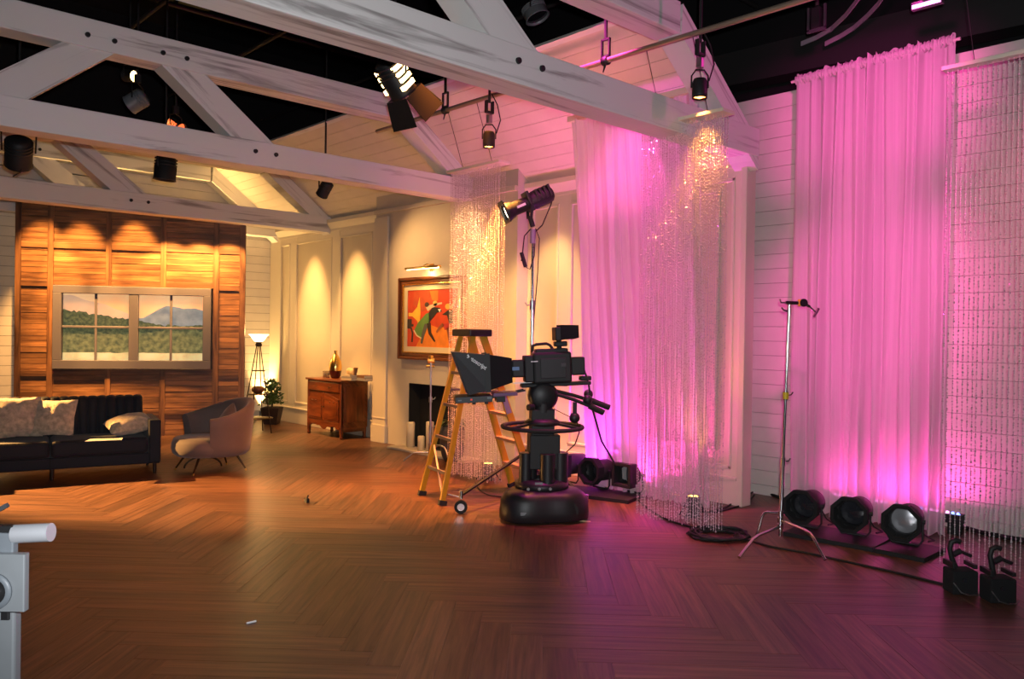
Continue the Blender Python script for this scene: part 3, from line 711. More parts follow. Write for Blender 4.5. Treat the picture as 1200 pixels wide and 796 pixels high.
bk.build('backrest', 'taupe', ac)
for (lx_, ly_) in ((.30,.24),(.30,-.24),(-.26,.24),(-.26,-.24)):
    l_ = MB(AT).cyl((lx_*.78,ly_*.78,.21),(lx_*1.12,ly_*1.12,.025),.016,.010,8).build('leg', 'bronze', ac)
    MB(AT).cyl((lx_*1.12,ly_*1.12,.027),(lx_*1.15,ly_*1.15,0),.011,.010,8).build('foot_cap', 'brass', l_)
cushion('velvet_cushion', AT @ MX.Translation(V((-.17,.02,.58))) @ MX.Rotation(R(8),4,'X') @ MX.Rotation(R(68),4,'Y') @ MX.Rotation(R(45),4,'Z'), .36, .36, .15, 'taupe', 'taupe cushion set on its corner inside the armchair')
bpy.data.objects['velvet_cushion']['category'] = 'cushion'
rg = MB(); rc = fl(238,549); rg.tube([rc + RH*(.19*math.cos(R(a)))+FH*(.10*math.cos(R(a)))+V((0,0,.013+.13*math.sin(R(a)))) for a in range(0,181,12)], .011, 8)
tag(rg.build('curved_tube', 'bronze'), 'curved bronze tube arching on the floor behind the armchair legs', 'tube')
# ---- floor lamp with shelves
LP = fl(302, 507); lh = hz(302,392,LP)
fl_ = thing('floor_lamp', 'bronze tripod floor lamp with shelves and a lit glass bowl shade', 'floor lamp', LP)
LT = frame(LP, xdir=RH)
zs = [hz(302,434.5,LP), hz(302,462,LP), hz(302,490,LP)]
zt = lh-.17
for a in (200, 340, 90, 265):
    r0 = .27; c_, s_ = math.cos(R(a)), math.sin(R(a))
    MB(LT).cyl((r0*c_, r0*s_,0),(.03*c_,.03*s_,zt),.010,.008,8).build('leg', 'bronze', fl_)
for k, z in enumerate(zs):
    r = .27*(1-z/zt)+.03*(z/zt)+.01; MB(LT).lathe([(.001,z-.006),(r,z-.006),(r,z+.006),(.001,z+.006)], n=3 if False else 24).build('shelf', 'bronze', fl_)
MB(LT).lathe([(.001,zt-.03),(.045,zt-.03),(.055,zt),(.04,zt+.03),(.06,zt+.045),(.02,zt+.05)], n=16).build('socket_cup', 'bronze', fl_)
MB(LT).lathe([(.03,zt+.045),(.07,zt+.055),(.10,zt+.09),(.13,zt+.14),(.165,zt+.17),(.16,zt+.172),(.125,zt+.145),(.095,zt+.095),(.06,zt+.062),(.02,zt+.055)], n=28).build('glass_shade', 'lampglow', fl_)
lamp('floor_lamp_bulb', 'POINT', LT @ V((0,0,zt+.21)), 40, (1,.58,.20), rad=.05)
bw = MB(LT); bw.lathe([(.001,zs[1]+.008),(.05,zs[1]+.01),(.10,zs[1]+.05),(.105,zs[1]+.09),(.085,zs[1]+.12),(.03,zs[1]+.135),(.001,zs[1]+.137)], n=20)
tag(bw.build('lidded_bowl', mat('brown_bowl', (.16,.06,.02), .5, var=.3, vs_=30)), 'small round brown lidded bowl on the lamp shelf', 'bowl')
# ---- potted shrub
PP = fl(318.5, 497); pr = .165; ph = hz(318,477.5,PP); PT = frame(PP, xdir=RH, rz=0)
pp = thing('potted_plant', 'bushy green shrub in a tapered dark square pot beside the floor lamp', 'potted plant', PP)
def sq(mb, r0, r1, z0, z1): 
    mb.add([(sx_*r,sy_*r,z) for z, r in ((z0,r0),(z1,r1)) for sx_, sy_ in ((-1,-1),(1,-1),(1,1),(-1,1))], [(3,2,1,0),(4,5,6,7),(0,1,5,4),(1,2,6,5),(2,3,7,6),(3,0,4,7)])
m_ = MB(PT); sq(m_, .115, .165, 0, ph); m_.build('pot', 'pot', pp, bevel=.008)
m_ = MB(PT); sq(m_, .145, .145, ph, ph+.006); m_.build('soil', 'soil', pp)
ftop = hz(318,446,PP)
MB(PT).tube([(0,0,ph),(.01,.01,ph+.15),(-.01,0,ph+.3)], .018, 8).build('stem', 'legwood', pp)
def foliage(mb, n, fn, L, Wd):
    for i in range(n):
        p = V(fn()); d = V((random.uniform(-1,1),random.uniform(-1,1),random.uniform(-.5,1))).normalized(); s_ = d.orthogonal().normalized(); s_ = (MX.Rotation(random.uniform(0,6.28),3,d) @ s_)
        l = L*random.uniform(.6,1.2); w_ = Wd*random.uniform(.7,1.2); up = d.cross(s_)*w_*.35
        mb.add([p, p+d*l*.45+s_*w_-up, p+d*l, p+d*l*.45-s_*w_-up, p+d*l*.45], [(0,1,4),(1,2,4),(0,4,3),(4,2,3)])
def fpos():
    t = random.uniform(0,6.28); zz = random.random(); r = (.19*(1-zz*.45))*math.sqrt(random.random()); return (r*math.cos(t), r*math.sin(t), ph+.06+zz*(ftop-ph-.06))
m_ = MB(PT); foliage(m_, 420, fpos, .085, .022); m_.build('foliage', 'leaf', pp, kind='stuff')
UP = fl(334, 489.5); UP.x = min(UP.x, XW-.20)
ul = thing('floor_uplight', 'small grey floor uplight behind the potted shrub washing the wall', 'uplight', UP)
UT = frame(UP); MB(UT).lathe([(.001,0),(.06,0),(.06,.02),(.045,.03),(.045,.13),(.052,.14),(.05,.15),(.045,.145)], n=16).build('housing', 'mgrey', ul)
MB(UT).lathe([(.001,.135),(.044,.135)], n=16).build('lens', 'lampglow', ul)
lamp('floor_uplight_lamp', 'SPOT', UP+V((.0,0,.17)), 800, (1,.60,.20), UP+V((.12,-.02,2.6)), angle=56, blend=.8, rad=.03)
# far left vase
VP = fl(-4, 508); VT = frame(VP)
vz = thing('leaf_vase', 'dark tall vase holding orange leaves beside the wood flat', 'vase', VP); ztop = hz(0,461,VP)
MB(VT).lathe([(.001,0),(.07,0),(.09,.15),(.10,ztop*.7),(.085,ztop-.03),(.10,ztop),(.085,ztop),(.07,ztop-.05)], n=20).build('vase_body', 'pot', vz)
m_ = MB(VT); foliage(m_, 40, lambda: (random.uniform(-.08,.12), random.uniform(-.08,.08), ztop+random.uniform(-.02,.16)), .14, .03); m_.build('leaves', 'leaf2', vz, kind='stuff')
# ---- cabinet
cfl, cfr = fl(360.5,507), fl(398.5,516.5)
cx0 = (cfl.x+cfr.x)/2; 
KX = cx0; ky1 = onx(360,480,KX).y; ky0 = onx(399.5,480,KX).y; kd = XW-.075-KX
kz = onx(400,446,KX).z; KT = frame((KX,ky1,0), rz=R(-90))   # local x: along the front from its left end, local y: into depth
kw = ky1-ky0
kb = thing('cabinet', 'carved cherry wood sideboard cabinet with arched double doors', 'cabinet', KT)
def kx(n, m, x0,x1,y0,y1,z0,z1, p=None, bev=.006): return MB(KT).b2((x0,y0,z0),(x1,y1,z1)).build(n, m, p or kb, bevel=bev)
kx('top', 'cherry', -.025, kw+.025, -.03, kd, kz-.035, kz, bev=.01)
kx('carcass', 'cherry', 0, kw, .012, kd, .17, kz-.035)
for x in (0, kw-.05): kx('corner_post', 'cherry', x, x+.05, -.004, .05, .10, kz-.035, bev=.012)
kx('side_panel', 'cherry', kw, kw+.012, .06, kd-.06, .26, kz-.10)
dz1 = kz-.05; dz0 = kz-.20
dr = kx('drawer', 'cherry', .055, kw-.055, -.010, .02, dz0, dz1, bev=.008)
for x in (kw*.30, kw*.70): MB(KT).tube([(x-.035,-.012,(dz0+dz1)/2+.012),(x-.03,-.03,(dz0+dz1)/2-.006),(x,-.034,(dz0+dz1)/2-.014),(x+.03,-.03,(dz0+dz1)/2-.006),(x+.035,-.012,(dz0+dz1)/2+.012)], .005, 6).build('pull', 'bronze', dr)
ddz0, ddz1 = .27, dz0-.03; cxm = kw/2
for sgn in (-1, 1):
    x0, x1 = (.06, cxm-.018) if sgn < 0 else (cxm+.018, kw-.06)
    n = 10; top = [(x0+(x1-x0)*i/n, ddz1-.085*(abs((x0+(x1-x0)*i/n)-cxm)/(cxm-.06))**1.6) for i in range(n+1)]
    d = MB(KT).prism([(x0,ddz0),(x1,ddz0)]+top[::-1], (0,.012,0), (1,0,0), (0,0,1), .024).build('door', 'cherry', kb, bevel=.005)
    ins = .035; top2 = [(x0+ins+(x1-x0-2*ins)*i/n, ddz1-ins-.012-.085*(abs((x0+ins+(x1-x0-2*ins)*i/n)-cxm)/(cxm-.06))**1.6) for i in range(n+1)]
    MB(KT).prism([(x0+ins,ddz0+ins),(x1-ins,ddz0+ins)]+top2[::-1], (0,-.011,0), (1,0,0), (0,0,1), .008).build('raised_panel', 'cherry', d, bevel=.005)
    MB(KT).cyl((x1-.012 if sgn<0 else x0+.012,-.012,(ddz0+ddz1)/2),(x1-.012 if sgn<0 else x0+.012,-.03,(ddz0+ddz1)/2),.009,n=8).build('knob', 'bronze', d)
    for fx in (.3, .55):
        MB(KT).ball((x0+(x1-x0)*(fx if sgn<0 else 1-fx), -.02, ddz1-.13), .016, 8, 6, (1.4,.5,1)).build('carved_flower', 'cherry_dark', d)
kx('centre_stile', 'cherry', cxm-.017, cxm+.017, -.014, .012, ddz0-.01, ddz1+.01)
kx('lower_rail', 'cherry', .05, kw-.05, -.006, .02, .20, ddz0-.008)
n = 24; ap = [(.05+(kw-.10)*i/n, .19-.075*math.exp(-((i/n-.5)/.10)**2)-.05*math.exp(-((i/n-.04)/.07)**2)-.05*math.exp(-((i/n-.96)/.07)**2)-.025*math.exp(-((i/n-.3)/.06)**2)-.025*math.exp(-((i/n-.7)/.06)**2)) for i in range(n+1)]
MB(KT).prism(ap+[(kw-.05,.205),(.05,.205)], (0,.016,0), (1,0,0), (0,0,1), .02).build('scalloped_apron', 'cherry', kb)
MB(KT).b2((kw-.016,.05,.11),(kw,kd-.05,.175)).build('side_apron', 'cherry', kb)
for (x, y) in ((.025,.025),(kw-.025,.025),(.03,kd-.04),(kw-.03,kd-.04)):
    MB(KT).lathe([(.001,0),(.022,0),(.032,.02),(.024,.05),(.03,.08),(.033,.18)], (x,y,0), None, 12).build('foot', 'cherry', kb)
def on_cab(px, depth): 
    q = onx(px, 442, KX+depth); return V((KX+depth, q.y, kz+.0005))
q = on_cab(393, .22); vh = onx(392,411,q.x).z-kz
va = thing('gold_vase', 'gold bottle-shaped vase with a dark base on the cabinet', 'vase', q)
MB(WM[va]).lathe([(.001,0),(.06,0),(.085,vh*.10),(.10,vh*.28)], n=24).build('dark_base', 'wine', va)
MB(WM[va]).lathe([(.10,vh*.28),(.105,vh*.42),(.09,vh*.62),(.05,vh*.80),(.026,vh*.88),(.024,vh*.97),(.032,vh),(.026,vh),(.018,vh*.96)], n=24).build('gold_body', 'gold', va)
for px, dep in ((380.5,.13),(384,.17)):
    q = on_cab(px, dep); gh = .115; g = MB(MX.Translation(q)); g.lathe([(.001,0),(.030,0),(.034,gh),(.031,gh),(.028,.012),(.001,.012)], n=18)
    tag(g.build('drinking_glass', 'glassy'), 'smoky drinking glass beside the gold vase on the cabinet', 'glass', 'two smoky glasses on the cabinet')
q = on_cab(412, .17); zz = q.z
bd = [(.30,.20,.032,'book1','pale thick book at the bottom of the stack on the cabinet',.0),(.26,.19,.028,'book3','grey book in the middle of the stack on the cabinet',.12),(.24,.17,.024,'book1','slim pale book near the top of the cabinet stack',-.1)]
for (L_, D_, H_, m_, lab, rot) in bd:
    bt = thing('book', lab, 'book', frame(V((q.x,q.y,zz)), rz=R(90)+rot), 'books stacked on the cabinet'); B = WM[bt]
    MB(B).b2((-L_/2,-D_/2,0),(L_/2,D_/2,.003)).b2((-L_/2,-D_/2,H_-.003),(L_/2,D_/2,H_)).b2((-L_/2,D_/2-.004,0),(L_/2,D_/2,H_)).build('cover', m_, bt)
    MB(B).b2((-L_/2+.006,-D_/2+.006,.003),(L_/2-.006,D_/2-.004,H_-.003)).build('page_block', 'pages', bt); zz += H_+.0005
q2 = on_cab(423, .25); zz2 = q2.z
for (L_, D_, H_, m_, lab, rot) in ((.24,.18,.045,'book3','grey book beneath the brown one beside the stacked pale books',.1),(.22,.17,.04,'book2','brown book on top of a grey book beside the pale stack',-.05)):
    bt = thing('book', lab, 'book', frame(V((q2.x+.02,q2.y-.09,zz2)), rz=R(90)+rot), 'books stacked on the cabinet'); B = WM[bt]
    MB(B).b2((-L_/2,-D_/2,0),(L_/2,D_/2,.003)).b2((-L_/2,-D_/2,H_-.003),(L_/2,D_/2,H_)).b2((-L_/2,D_/2-.004,0),(L_/2,D_/2,H_)).build('cover', m_, bt)
    MB(B).b2((-L_/2+.006,-D_/2+.006,.003),(L_/2-.006,D_/2-.004,H_-.003)).build('page_block', 'pages', bt); zz2 += H_+.0005
cs = thing('carved_shell', 'cream carved shell ornament lying on the stacked books', 'ornament', V((q.x,q.y,zz)))
MB(WM[cs]).ball((0,.05,.055), .055, 16, 10, (.8,1.5,1)).build('shell_body', 'shell', cs)
MB(WM[cs]).lathe([(.001,0),(.045,.02),(.05,.05),(.03,.09),(.001,.10)], (0,-.05,0), None, 12).build('shell_lip', 'shell', cs)
MB(WM[cs]).cyl((0,-.10,.0),(0,-.12,.115),.022,.035,10).build('shell_spire', 'book2', cs)
# wall wash over the cabinet panels
for (pa, pb) in pan_far[1:]:
    yy = (pa+pb)/2; lamp('panel_wash_spot', 'SPOT', (XW-.85,yy,4.15), 1000, (1,.50,.15), (XW,yy,1.7), angle=38, blend=1.0, rad=.04)
# ================================================================== curtains
def sheer_mat(name, col, tr=.12):
    m = bpy.data.materials.new(name); m.use_nodes = True; nt = m.node_tree; nt.nodes.clear()
    out = nt.nodes.new('ShaderNodeOutputMaterial'); d = nt.nodes.new('ShaderNodeBsdfDiffuse'); t = nt.nodes.new('ShaderNodeBsdfTranslucent'); p = nt.nodes.new('ShaderNodeBsdfTransparent')
    uv = nt.nodes.new('ShaderNodeTexCoord'); mp = nt.nodes.new('ShaderNodeMapping'); mp.inputs['Scale'].default_value = (160,3,1); n = nt.nodes.new('ShaderNodeTexNoise'); n.inputs['Scale'].default_value = 1
    lk(nt, uv.outputs['UV'], mp.inputs[0]); lk(nt, mp.outputs[0], n.inputs['Vector'])
    cr = nt.nodes.new('ShaderNodeValToRGB'); cr.color_ramp.elements[0].position = .35; cr.color_ramp.elements[1].position = .65
    cr.color_ramp.elements[0].color = (*[c*.93 for c in col],1); cr.color_ramp.elements[1].color = (*col,1); lk(nt, n.outputs['Fac'], cr.inputs[0])
    lk(nt, cr.outputs[0], d.inputs[0]); lk(nt, cr.outputs[0], t.inputs[0])
    a = nt.nodes.new('ShaderNodeMixShader'); a.inputs[0].default_value = .5; lk(nt, d.outputs[0], a.inputs[1]); lk(nt, t.outputs[0], a.inputs[2])
    b = nt.nodes.new('ShaderNodeMixShader'); b.inputs[0].default_value = tr; lk(nt, a.outputs[0], b.inputs[1]); lk(nt, p.outputs[0], b.inputs[2]); lk(nt, b.outputs[0], out.inputs[0])
    return m
SHEER = sheer_mat('sheer_voile', (.80,.76,.77), .13)
def curtain(name, X, y0, y1, z0, z1, folds, amp, lab, seed, ztop=None, XS_=0):
    ph_ = [random.uniform(0,6.28) for _ in range(8)]
    def fn(u, v):
        # v: 0 bottom .. 1 top
        s = u + .020*math.sin(u*9+ph_[0])+.008*math.sin(u*31+ph_[7]); f = 2*math.pi*folds*s
        a = amp*(1-.40*v)*(.7+.55*math.sin(f*.237+ph_[1]))
        x = X + XS_*(1-v) + a*math.sin(f+ph_[2]+.5*math.sin(v*2+ph_[3])) + .30*a*math.sin(2.3*f+ph_[4]+v*1.5) + .012*math.sin(v*7+u*9)
        y = y0+(y1-y0)*u + .01*math.sin(v*5+f*.3)
        zt_ = z1 if ztop is None else ztop(u)
        z = z0 + (zt_-z0)*v + (.012*math.sin(f*1.7+ph_[5]) if v == 0 else 0) + (.018*math.sin(f*1.3+ph_[6]) if v == 1 else 0)
        return (x, y, z)
    mb = MB(); mb.grid(fn, int(folds*12), 26); return mb
# left sheer
CLX = 6.45
ya, yb_ = onx(812,400,CLX).y, onx(667,400,CLX).y
ZCL = onx(690,135,CLX).z
cl = thing('sheer_curtain', 'sheer magenta-lit curtain beside the cream niche behind the black lamps', 'curtain', (CLX,(ya+yb_)/2,0), 'sheer curtains')
curtain('fabric', CLX, ya, yb_, .02, ZCL, 15, .05, '', 1, XS_=.34).build('fabric', SHEER, cl)
MB().b2((CLX-.03,ya-.05,ZCL-.03),(CLX+.03,yb_+.05,ZCL+.03)).build('header_rail', 'trim', cl)
# right sheer
CRX = 7.46
ya, yb_ = onx(1108,600,CRX).y, onx(928,400,CRX).y
zr0, zr1 = onx(1110,46,CRX).z, onx(928,94,CRX).z
cr_ = thing('sheer_curtain', 'tall sheer pink-lit curtain gathered on a rod beside the bead curtain', 'curtain', (CRX,(ya+yb_)/2,0), 'sheer curtains')
curtain('fabric', CRX, ya, yb_, .015, 0, 13, .075, '', 2, ztop=lambda u: zr0+(zr1-zr0)*u+.03).build('fabric', SHEER, cr_)
MB().cyl((CRX,ya-.05,zr0-.02),(CRX,yb_+.05,zr1-.02),.014,n=10).build('rod', mat('pink_painted_rod', (.6,.5,.5), .4), cr_)
ru = MB()
def ruf(u, v):
    f = u*2*math.pi*70; return (CRX+(.035+.02*math.sin(f))*math.cos(v*2*math.pi), ya+(yb_-ya)*u, zr0+(zr1-zr0)*u-.015+(.035+.016*math.sin(f*.63))*math.sin(v*2*math.pi))
ru.grid(ruf, 420, 8); ru.build('gathered_heading', SHEER, cr_)

# ================================================================== bead curtains
BEAD = mat('crystal_bead', (.62,.54,.55), .15, spec=.9, coat=1)
def bead_curtain(X, y0, y1, zr, zb, n, rows, lab, wires, pipe=None, sag=0):
    t = thing('bead_curtain', lab, 'bead curtain', (X,(y0+y1)/2,zb), 'crystal bead curtains')
    MB().b2((X-.045*rows,y0-.02,zr),(X+.045*rows,y1+.02,zr+.03)).build('rail', 'trim', t, bevel=.004)
    mb = MB(); oct_ = [(1,0,0),(0,1,0),(-1,0,0),(0,-1,0),(0,0,1.25),(0,0,-1.25)]; of = [(0,1,4),(1,2,4),(2,3,4),(3,0,4),(1,0,5),(2,1,5),(3,2,5),(0,3,5)]
    for rI in range(rows):
        xx = X + (rI-(rows-1)/2)*.075
        for i in range(n):
            y = y0+(y1-y0)*(i+.5)/n + random.uniform(-.004,.004); dx = random.uniform(-.008,.008); dy = random.uniform(-.006,.006)
            zb_ = zb+random.uniform(0,.05)
            p0 = V((xx,y,zr)); p1 = V((xx+dx,y+dy,zb_)); r = .0016
            mb.add([p0+V((r,0,0)),p0+V((-r,r,0)),p0+V((-r,-r,0)),p1+V((r,0,0)),p1+V((-r,r,0)),p1+V((-r,-r,0))], [(0,1,4,3),(1,2,5,4),(2,0,3,5)])
            z = zr-.01-random.random()*.03; s_ = .0062
            while z > zb_:
                f = (zr-z)/(zr-zb_); c = p0.lerp(p1, f); rb = s_*random.choice((.8,1,1,1.0,1.35)); a = random.random()*1.5; ca, sa = math.cos(a)*rb, math.sin(a)*rb
                mb.add([c+V((q[0]*ca-q[1]*sa, q[0]*sa+q[1]*ca, q[2]*rb)) for q in oct_], of); z -= random.choice((.014,.018,.018,.022,.03) if rows == 1 else (.022,.026,.026,.034,.05))
    mb.build('bead_strands', BEAD, t, kind='stuff')
    for (p, q) in wires: MB().cyl(p, q, .003, n=5).build('hanging_wire', 'rope', t)
    return t
PX, PZ = 5.72, 4.23
BX1 = 5.95; y0, y1 = onx(590,192,BX1).y, onx(531,203,BX1).y; zr = onx(560,198,BX1).z
def wire(px, py, X, zr, y=None):
    b = onx(px, py, X); return ((PX, b.y+.01, PZ-.02), (X, b.y, zr+.03))
bead_curtain(BX1, y0, y1, zr, .03, 34, 2, 'crystal bead curtain hanging behind the yellow ladder near the fireplace', [wire(543,198,BX1,zr), wire(577,194,BX1,zr)])
BX2 = 5.95; y0, y1 = onx(852,134,BX2).y, onx(755,154,BX2).y; zr = onx(800,144,BX2).z
bead_curtain(BX2, y0, y1, zr, .04, 42, 2, 'crystal bead curtain hanging in front of the magenta sheer curtain', [wire(776,148,BX2,zr), wire(830,137,BX2,zr)])
BX3 = 6.32; y0, y1 = -.6, onx(1109,80,BX3).y; zr = onx(1150,75,BX3).z
bead_curtain(BX3, y0, y1, zr, .05, 86, 1, 'wide crystal bead curtain on a pale rail before the boarded wall', [((BX3,onx(1142,70,BX3).y+.25,5.6),(BX3,onx(1142,72,BX3).y,zr+.03)), ((BX3,.3,5.6),(BX3,.25,zr+.03))])

# ================================================================== lighting pipe and grid
lp = MB().cyl((PX,onx(441.8,153.4,PX).y,PZ),(PX,1.2,PZ),.025,n=12).build('lighting_pipe', mat('pipe_steel', (.35,.27,.20), .4, metal=.6))
tag(lp, 'long steel pipe running under the truss collars carrying the bead curtains', 'pipe')
k = 0
for (p, q, r) in [((x,-1.4,5.9),(x,15.4,5.9),.03) for x in (-1.,.6,2.2,3.8,5.4,7.4)]:
    tag(MB().cyl(p, q, r, n=8).build('grid_pipe', 'gridsteel'), 'dark steel grid pipe running lengthwise above the trusses', 'pipe', 'lengthwise grid pipes')
for y in (3.1, 5.6, 7.2, 9.6, 11.0, 13.2):
    tag(MB().cyl((-2,y,6.0),(9.5,y,6.0),.03,n=8).build('grid_pipe', 'gridsteel'), 'dark steel grid pipe crossing the hall above the trusses', 'pipe', 'crosswise grid pipes')
tag(MB().beam(onx(800,98,9.2), onx(1235,2,9.2), .3, .42).build('air_duct', 'duct'), 'dark air duct running above the boarded wall', 'duct')
for pts in ([(1018,-18),(1010,-8),(1002,4),(990,19),(974,34),(957,44),(940,51)], [(1046,-20),(1038,-9),(1029,5),(1016,19),(1000,33),(984,43),(968,51)]):
    m_ = MB(); c = [fl(px,py,4.95) for px,py in pts]
    for i in range(len(c)-1): m_.beam(c[i], c[i+1]+(c[i+1]-c[i])*.06, .012, .05)
    tag(m_.build('curved_track', mat('pink_lit_track', (.45,.35,.42), .4)), 'curved curtain track hanging high above the pink sheer curtain', 'track', 'curved tracks')  # magenta light is put into the tracks' pinkish base colour

# ================================================================== lamps
RY90 = MX.Rotation(R(90),3,'Y')
def led_par(px, py, X, lab, strength, tgt):
    c = onx(px, py, X); T0 = thing('hanging_led_lamp', lab, 'stage lamp', c, 'hanging amber LED lamps'); tl = (c-V((0,0,1)))
    m_ = MB(MX.Translation(c)); m_.lathe([(.055,-.085),(.062,-.09),(.064,-.06),(.062,.05),(.05,.075),(.001,.08)], n=20); m_.build('housing', 'black', T0)
    m_ = MB(MX.Translation(c))
    for a in range(4): m_.lathe([(.001,-.079),(.020,-.079)], (.026*math.cos(a*1.57+.6), .026*math.sin(a*1.57+.6), 0), None, 10)
    m_.lathe([(.001,-.079),(.014,-.079)], n=10)
    m_.build('lens_cluster', 'amberled', T0)
    MB(MX.Translation(c)).lathe([(.001,-.076),(.056,-.076)], n=16).build('lens_plate', 'redglow', T0)
    u = RH*.07
    MB().tube([c-u, c-u+V((0,0,.10)), c-u*.5+V((0,0,.15)), c+u*.5+V((0,0,.15)), c+u+V((0,0,.10)), c+u], .007, 6).build('yoke', 'black', T0)
    MB().box(c+V((0,0,.21)), (.05,.05,.09)).build('clamp_bolt', 'steel', T0, bevel=.008)
    MB().b2(c+V((-.05,-.02,.27)), c+V((.05,.02,.29))).build('hook_clamp', 'black', T0)
    MB().b2(c+V((-.05,-.02,.29)), c+V((-.035,.02,.40))).build('hook_clamp', 'black', T0); MB().b2(c+V((.035,-.02,.29)), c+V((.05,.02,.40))).build('hook_clamp', 'black', T0)
    MB().cyl(c+V((0,0,.38)), V((c.x,c.y,min(5.87,roofz(c.x)-.01) if c.y > Y0R and c.x > XO else 5.87)), .014, n=8).build('drop_rod', 'black', T0)
    MB().tube([c+V((0,0,.06))+u*1.1, c+u*1.7+V((0,0,.2)), c+u*1.2+V((0,0,.36)), c+u*.3+V((0,0,.48))], .006, 6).build('power_cord', 'cable', T0)
    lamp('hanging_led_beam', 'SPOT', c-V((0,0,.10)), strength, AMBER, tgt, angle=62, blend=.6, rad=.05)
led_par(573, 163, 5.62, 'black LED lamp glowing amber above the bead curtain near the ladder', 1200, (5.9, onx(573,163,5.62).y+.1, 0))
led_par(820, 103, 5.80, 'black LED lamp glowing amber hanging beside the end of the near truss', 170, (5.95, onx(820,103,5.80).y+.1, 0))
def pclamp(px, py, lab):
    # hangs on the pipe
    d = ray(px,py); P = EYE + d*(PX/d.x); c = V((PX, P.y, PZ)); t = thing('pipe_clamp', lab, 'clamp', c, 'clamps on the lighting pipe')
    MB().lathe([(.030,-.03),(.042,-.03),(.042,.03),(.030,.03),(.030,-.03)], c, MX.Rotation(R(90),3,'X'), 14).build('collar', 'black', t)
    m_ = MB(); m_.b2(c+V((-.012,-.05,.04)), c+V((.012,-.038,.20))); m_.b2(c+V((-.012,.038,.04)), c+V((.012,.05,.20))); m_.b2(c+V((-.012,-.05,.19)), c+V((.012,.05,.205))); m_.b2(c+V((-.012,-.05,.035)), c+V((.012,.05,.05))); m_.build('shackle', 'black', t)
    MB().cyl(c+V((0,0,-.03)), c+V((0,.03,-.10)), .012, .006, 6).build('bolt', 'black', t)
    MB().cyl(c+V((0,0,.20)), V((c.x-.03,c.y,5.87)), .016, n=8).build('drop_strap', 'softblack', t)
pclamp(522, 113, 'black pipe clamp hanging on the pipe beyond the near truss'); pclamp(710, 56, 'black pipe clamp hanging on the pipe above the near truss')
def can_lamp(c, tgt, L, r, lab, cat='stage lamp', group=None, ztop=5.9, glow=None, doors=False, m='black', vent=None):
    c = V(c); t = thing('hanging_stage_lamp', lab, cat, c, group); A = aim(c, tgt)
    m_ = MB(A); m_.lathe([(.001,-L*.5),(r*.6,-L*.5),(r*.85,-L*.42),(r*.9,-L*.1),(r,-L*.05),(r,L*.45),(r*1.05,L*.5),(r*.92,L*.5),(r*.9,L*.3)], (0,0,0), RY90, 18); m_.build('housing', m, t)
    for k in range(3):
        x = -L*.38+k*L*.12; MB(A).lathe([(r*.92,x),(r*1.02,x),(r*1.02,x+L*.05),(r*.92,x+L*.05)], (0,0,0), RY90, 18).build('cooling_fin', m, t)
    MB(A).lathe([(.001,L*.34),(r*.9,L*.34)], (0,0,0), RY90, 18).build('lens', glow or 'lensglass', t)
    if vent:
        for sg in (1, -1):
            for k in range(3): MB(A).b2((-L*.30+k*L*.17, sg*r*.62, -r*.55),(-L*.20+k*L*.17, sg*r*1.03, r*.60)).build('lit_vent', vent, t)
            MB(A).b2((L*.22, sg*r*.55, -r*.7),(L*.34, sg*r*1.04, r*.55)).build('lit_vent', vent, t)
    if doors:
        for (sy, sz_) in ((1,0),(-1,0),(0,1),(0,-1)):
            if sy: q = [(L*.5,sy*r,-r),(L*.5,sy*r,r),(L*.5+r*1.9,sy*r*1.7,r*1.2),(L*.5+r*1.9,sy*r*1.7,-r*1.2)]
            else: q = [(L*.5,-r,sz_*r),(L*.5,r,sz_*r),(L*.5+r*1.9,r*1.2,sz_*r*1.7),(L*.5+r*1.9,-r*1.2,sz_*r*1.7)]
            MB(A).add(q, [(0,1,2,3)]).build('barn_door', m, t, solid=.004)
    ax = A.to_3x3() @ V((0,1,0)); up = V((0,0,1))
    MB().tube([c+ax*r*1.15, c+ax*r*1.2+up*r*1.5, c+up*r*1.9, c-ax*r*1.2+up*r*1.5, c-ax*r*1.15], .010, 6).build('yoke', 'black', t)
    MB().cyl(c+up*r*1.85, V((c.x,c.y,max(ztop, c.z+r*2.5))), .014, n=8).build('drop_pipe', 'black', t)
    MB().b2(c+up*r*1.9-V((.035,.025,0)), c+up*r*1.9+V((.035,.025,.10))).build('hook_clamp', 'black', t)
    return t, A
c = ony(462,90,6.4); can_lamp(c, onv(492,138,c)+FH*.30, .36, .135, 'lit tungsten stage lamp with black barn doors and glowing vents', glow='hotglow', doors=True, vent='hotglow')
lamp('tungsten_lamp_beam', 'SPOT', c+(onv(492,138,c)+FH*.30-c).normalized()*.55, 600, (1,.54,.19), (XC,8.1,1.4), angle=40, blend=.8, rad=.06)
c = ony(194,197,10.2); can_lamp(c, c+V((-.04,.06,-.8)), .30, .13, 'black round stage lamp hanging behind the truss over the sofa')
c = ony(381,221,10.2); can_lamp(c, onv(372,233,c)+FH*.1, .24, .085, 'small black stage lamp tilted toward the panelled wall')
lamp('chimney_wash', 'SPOT', c-V((0,0,.16)), 190, (1,.54,.19), (XC,9.0,2.1), angle=95, blend=.9, rad=.05)
c = ony(22,178,10.4); can_lamp(c, c+V((.1,.5,-.5)), .34, .14, 'bulky black stage lamp with dangling cable beneath the tie beam')
MB().tube([ony(14,184,10.4), ony(17,192,10.4), ony(26,196,10.4), ony(24,202,10.4), ony(15,207,10.4)], .008, 6).build('dangling_cable', 'cable'); tag(bpy.data.objects['dangling_cable'], 'black cable dangling under the bulky stage lamp', 'cable')
c = ony(161,118,10.8); can_lamp(c, c+V((-.3,.3,-.25)), .24, .12, 'grey stage lamp lit orange, seen between the truss struts', m='mgrey', ztop=7.4)
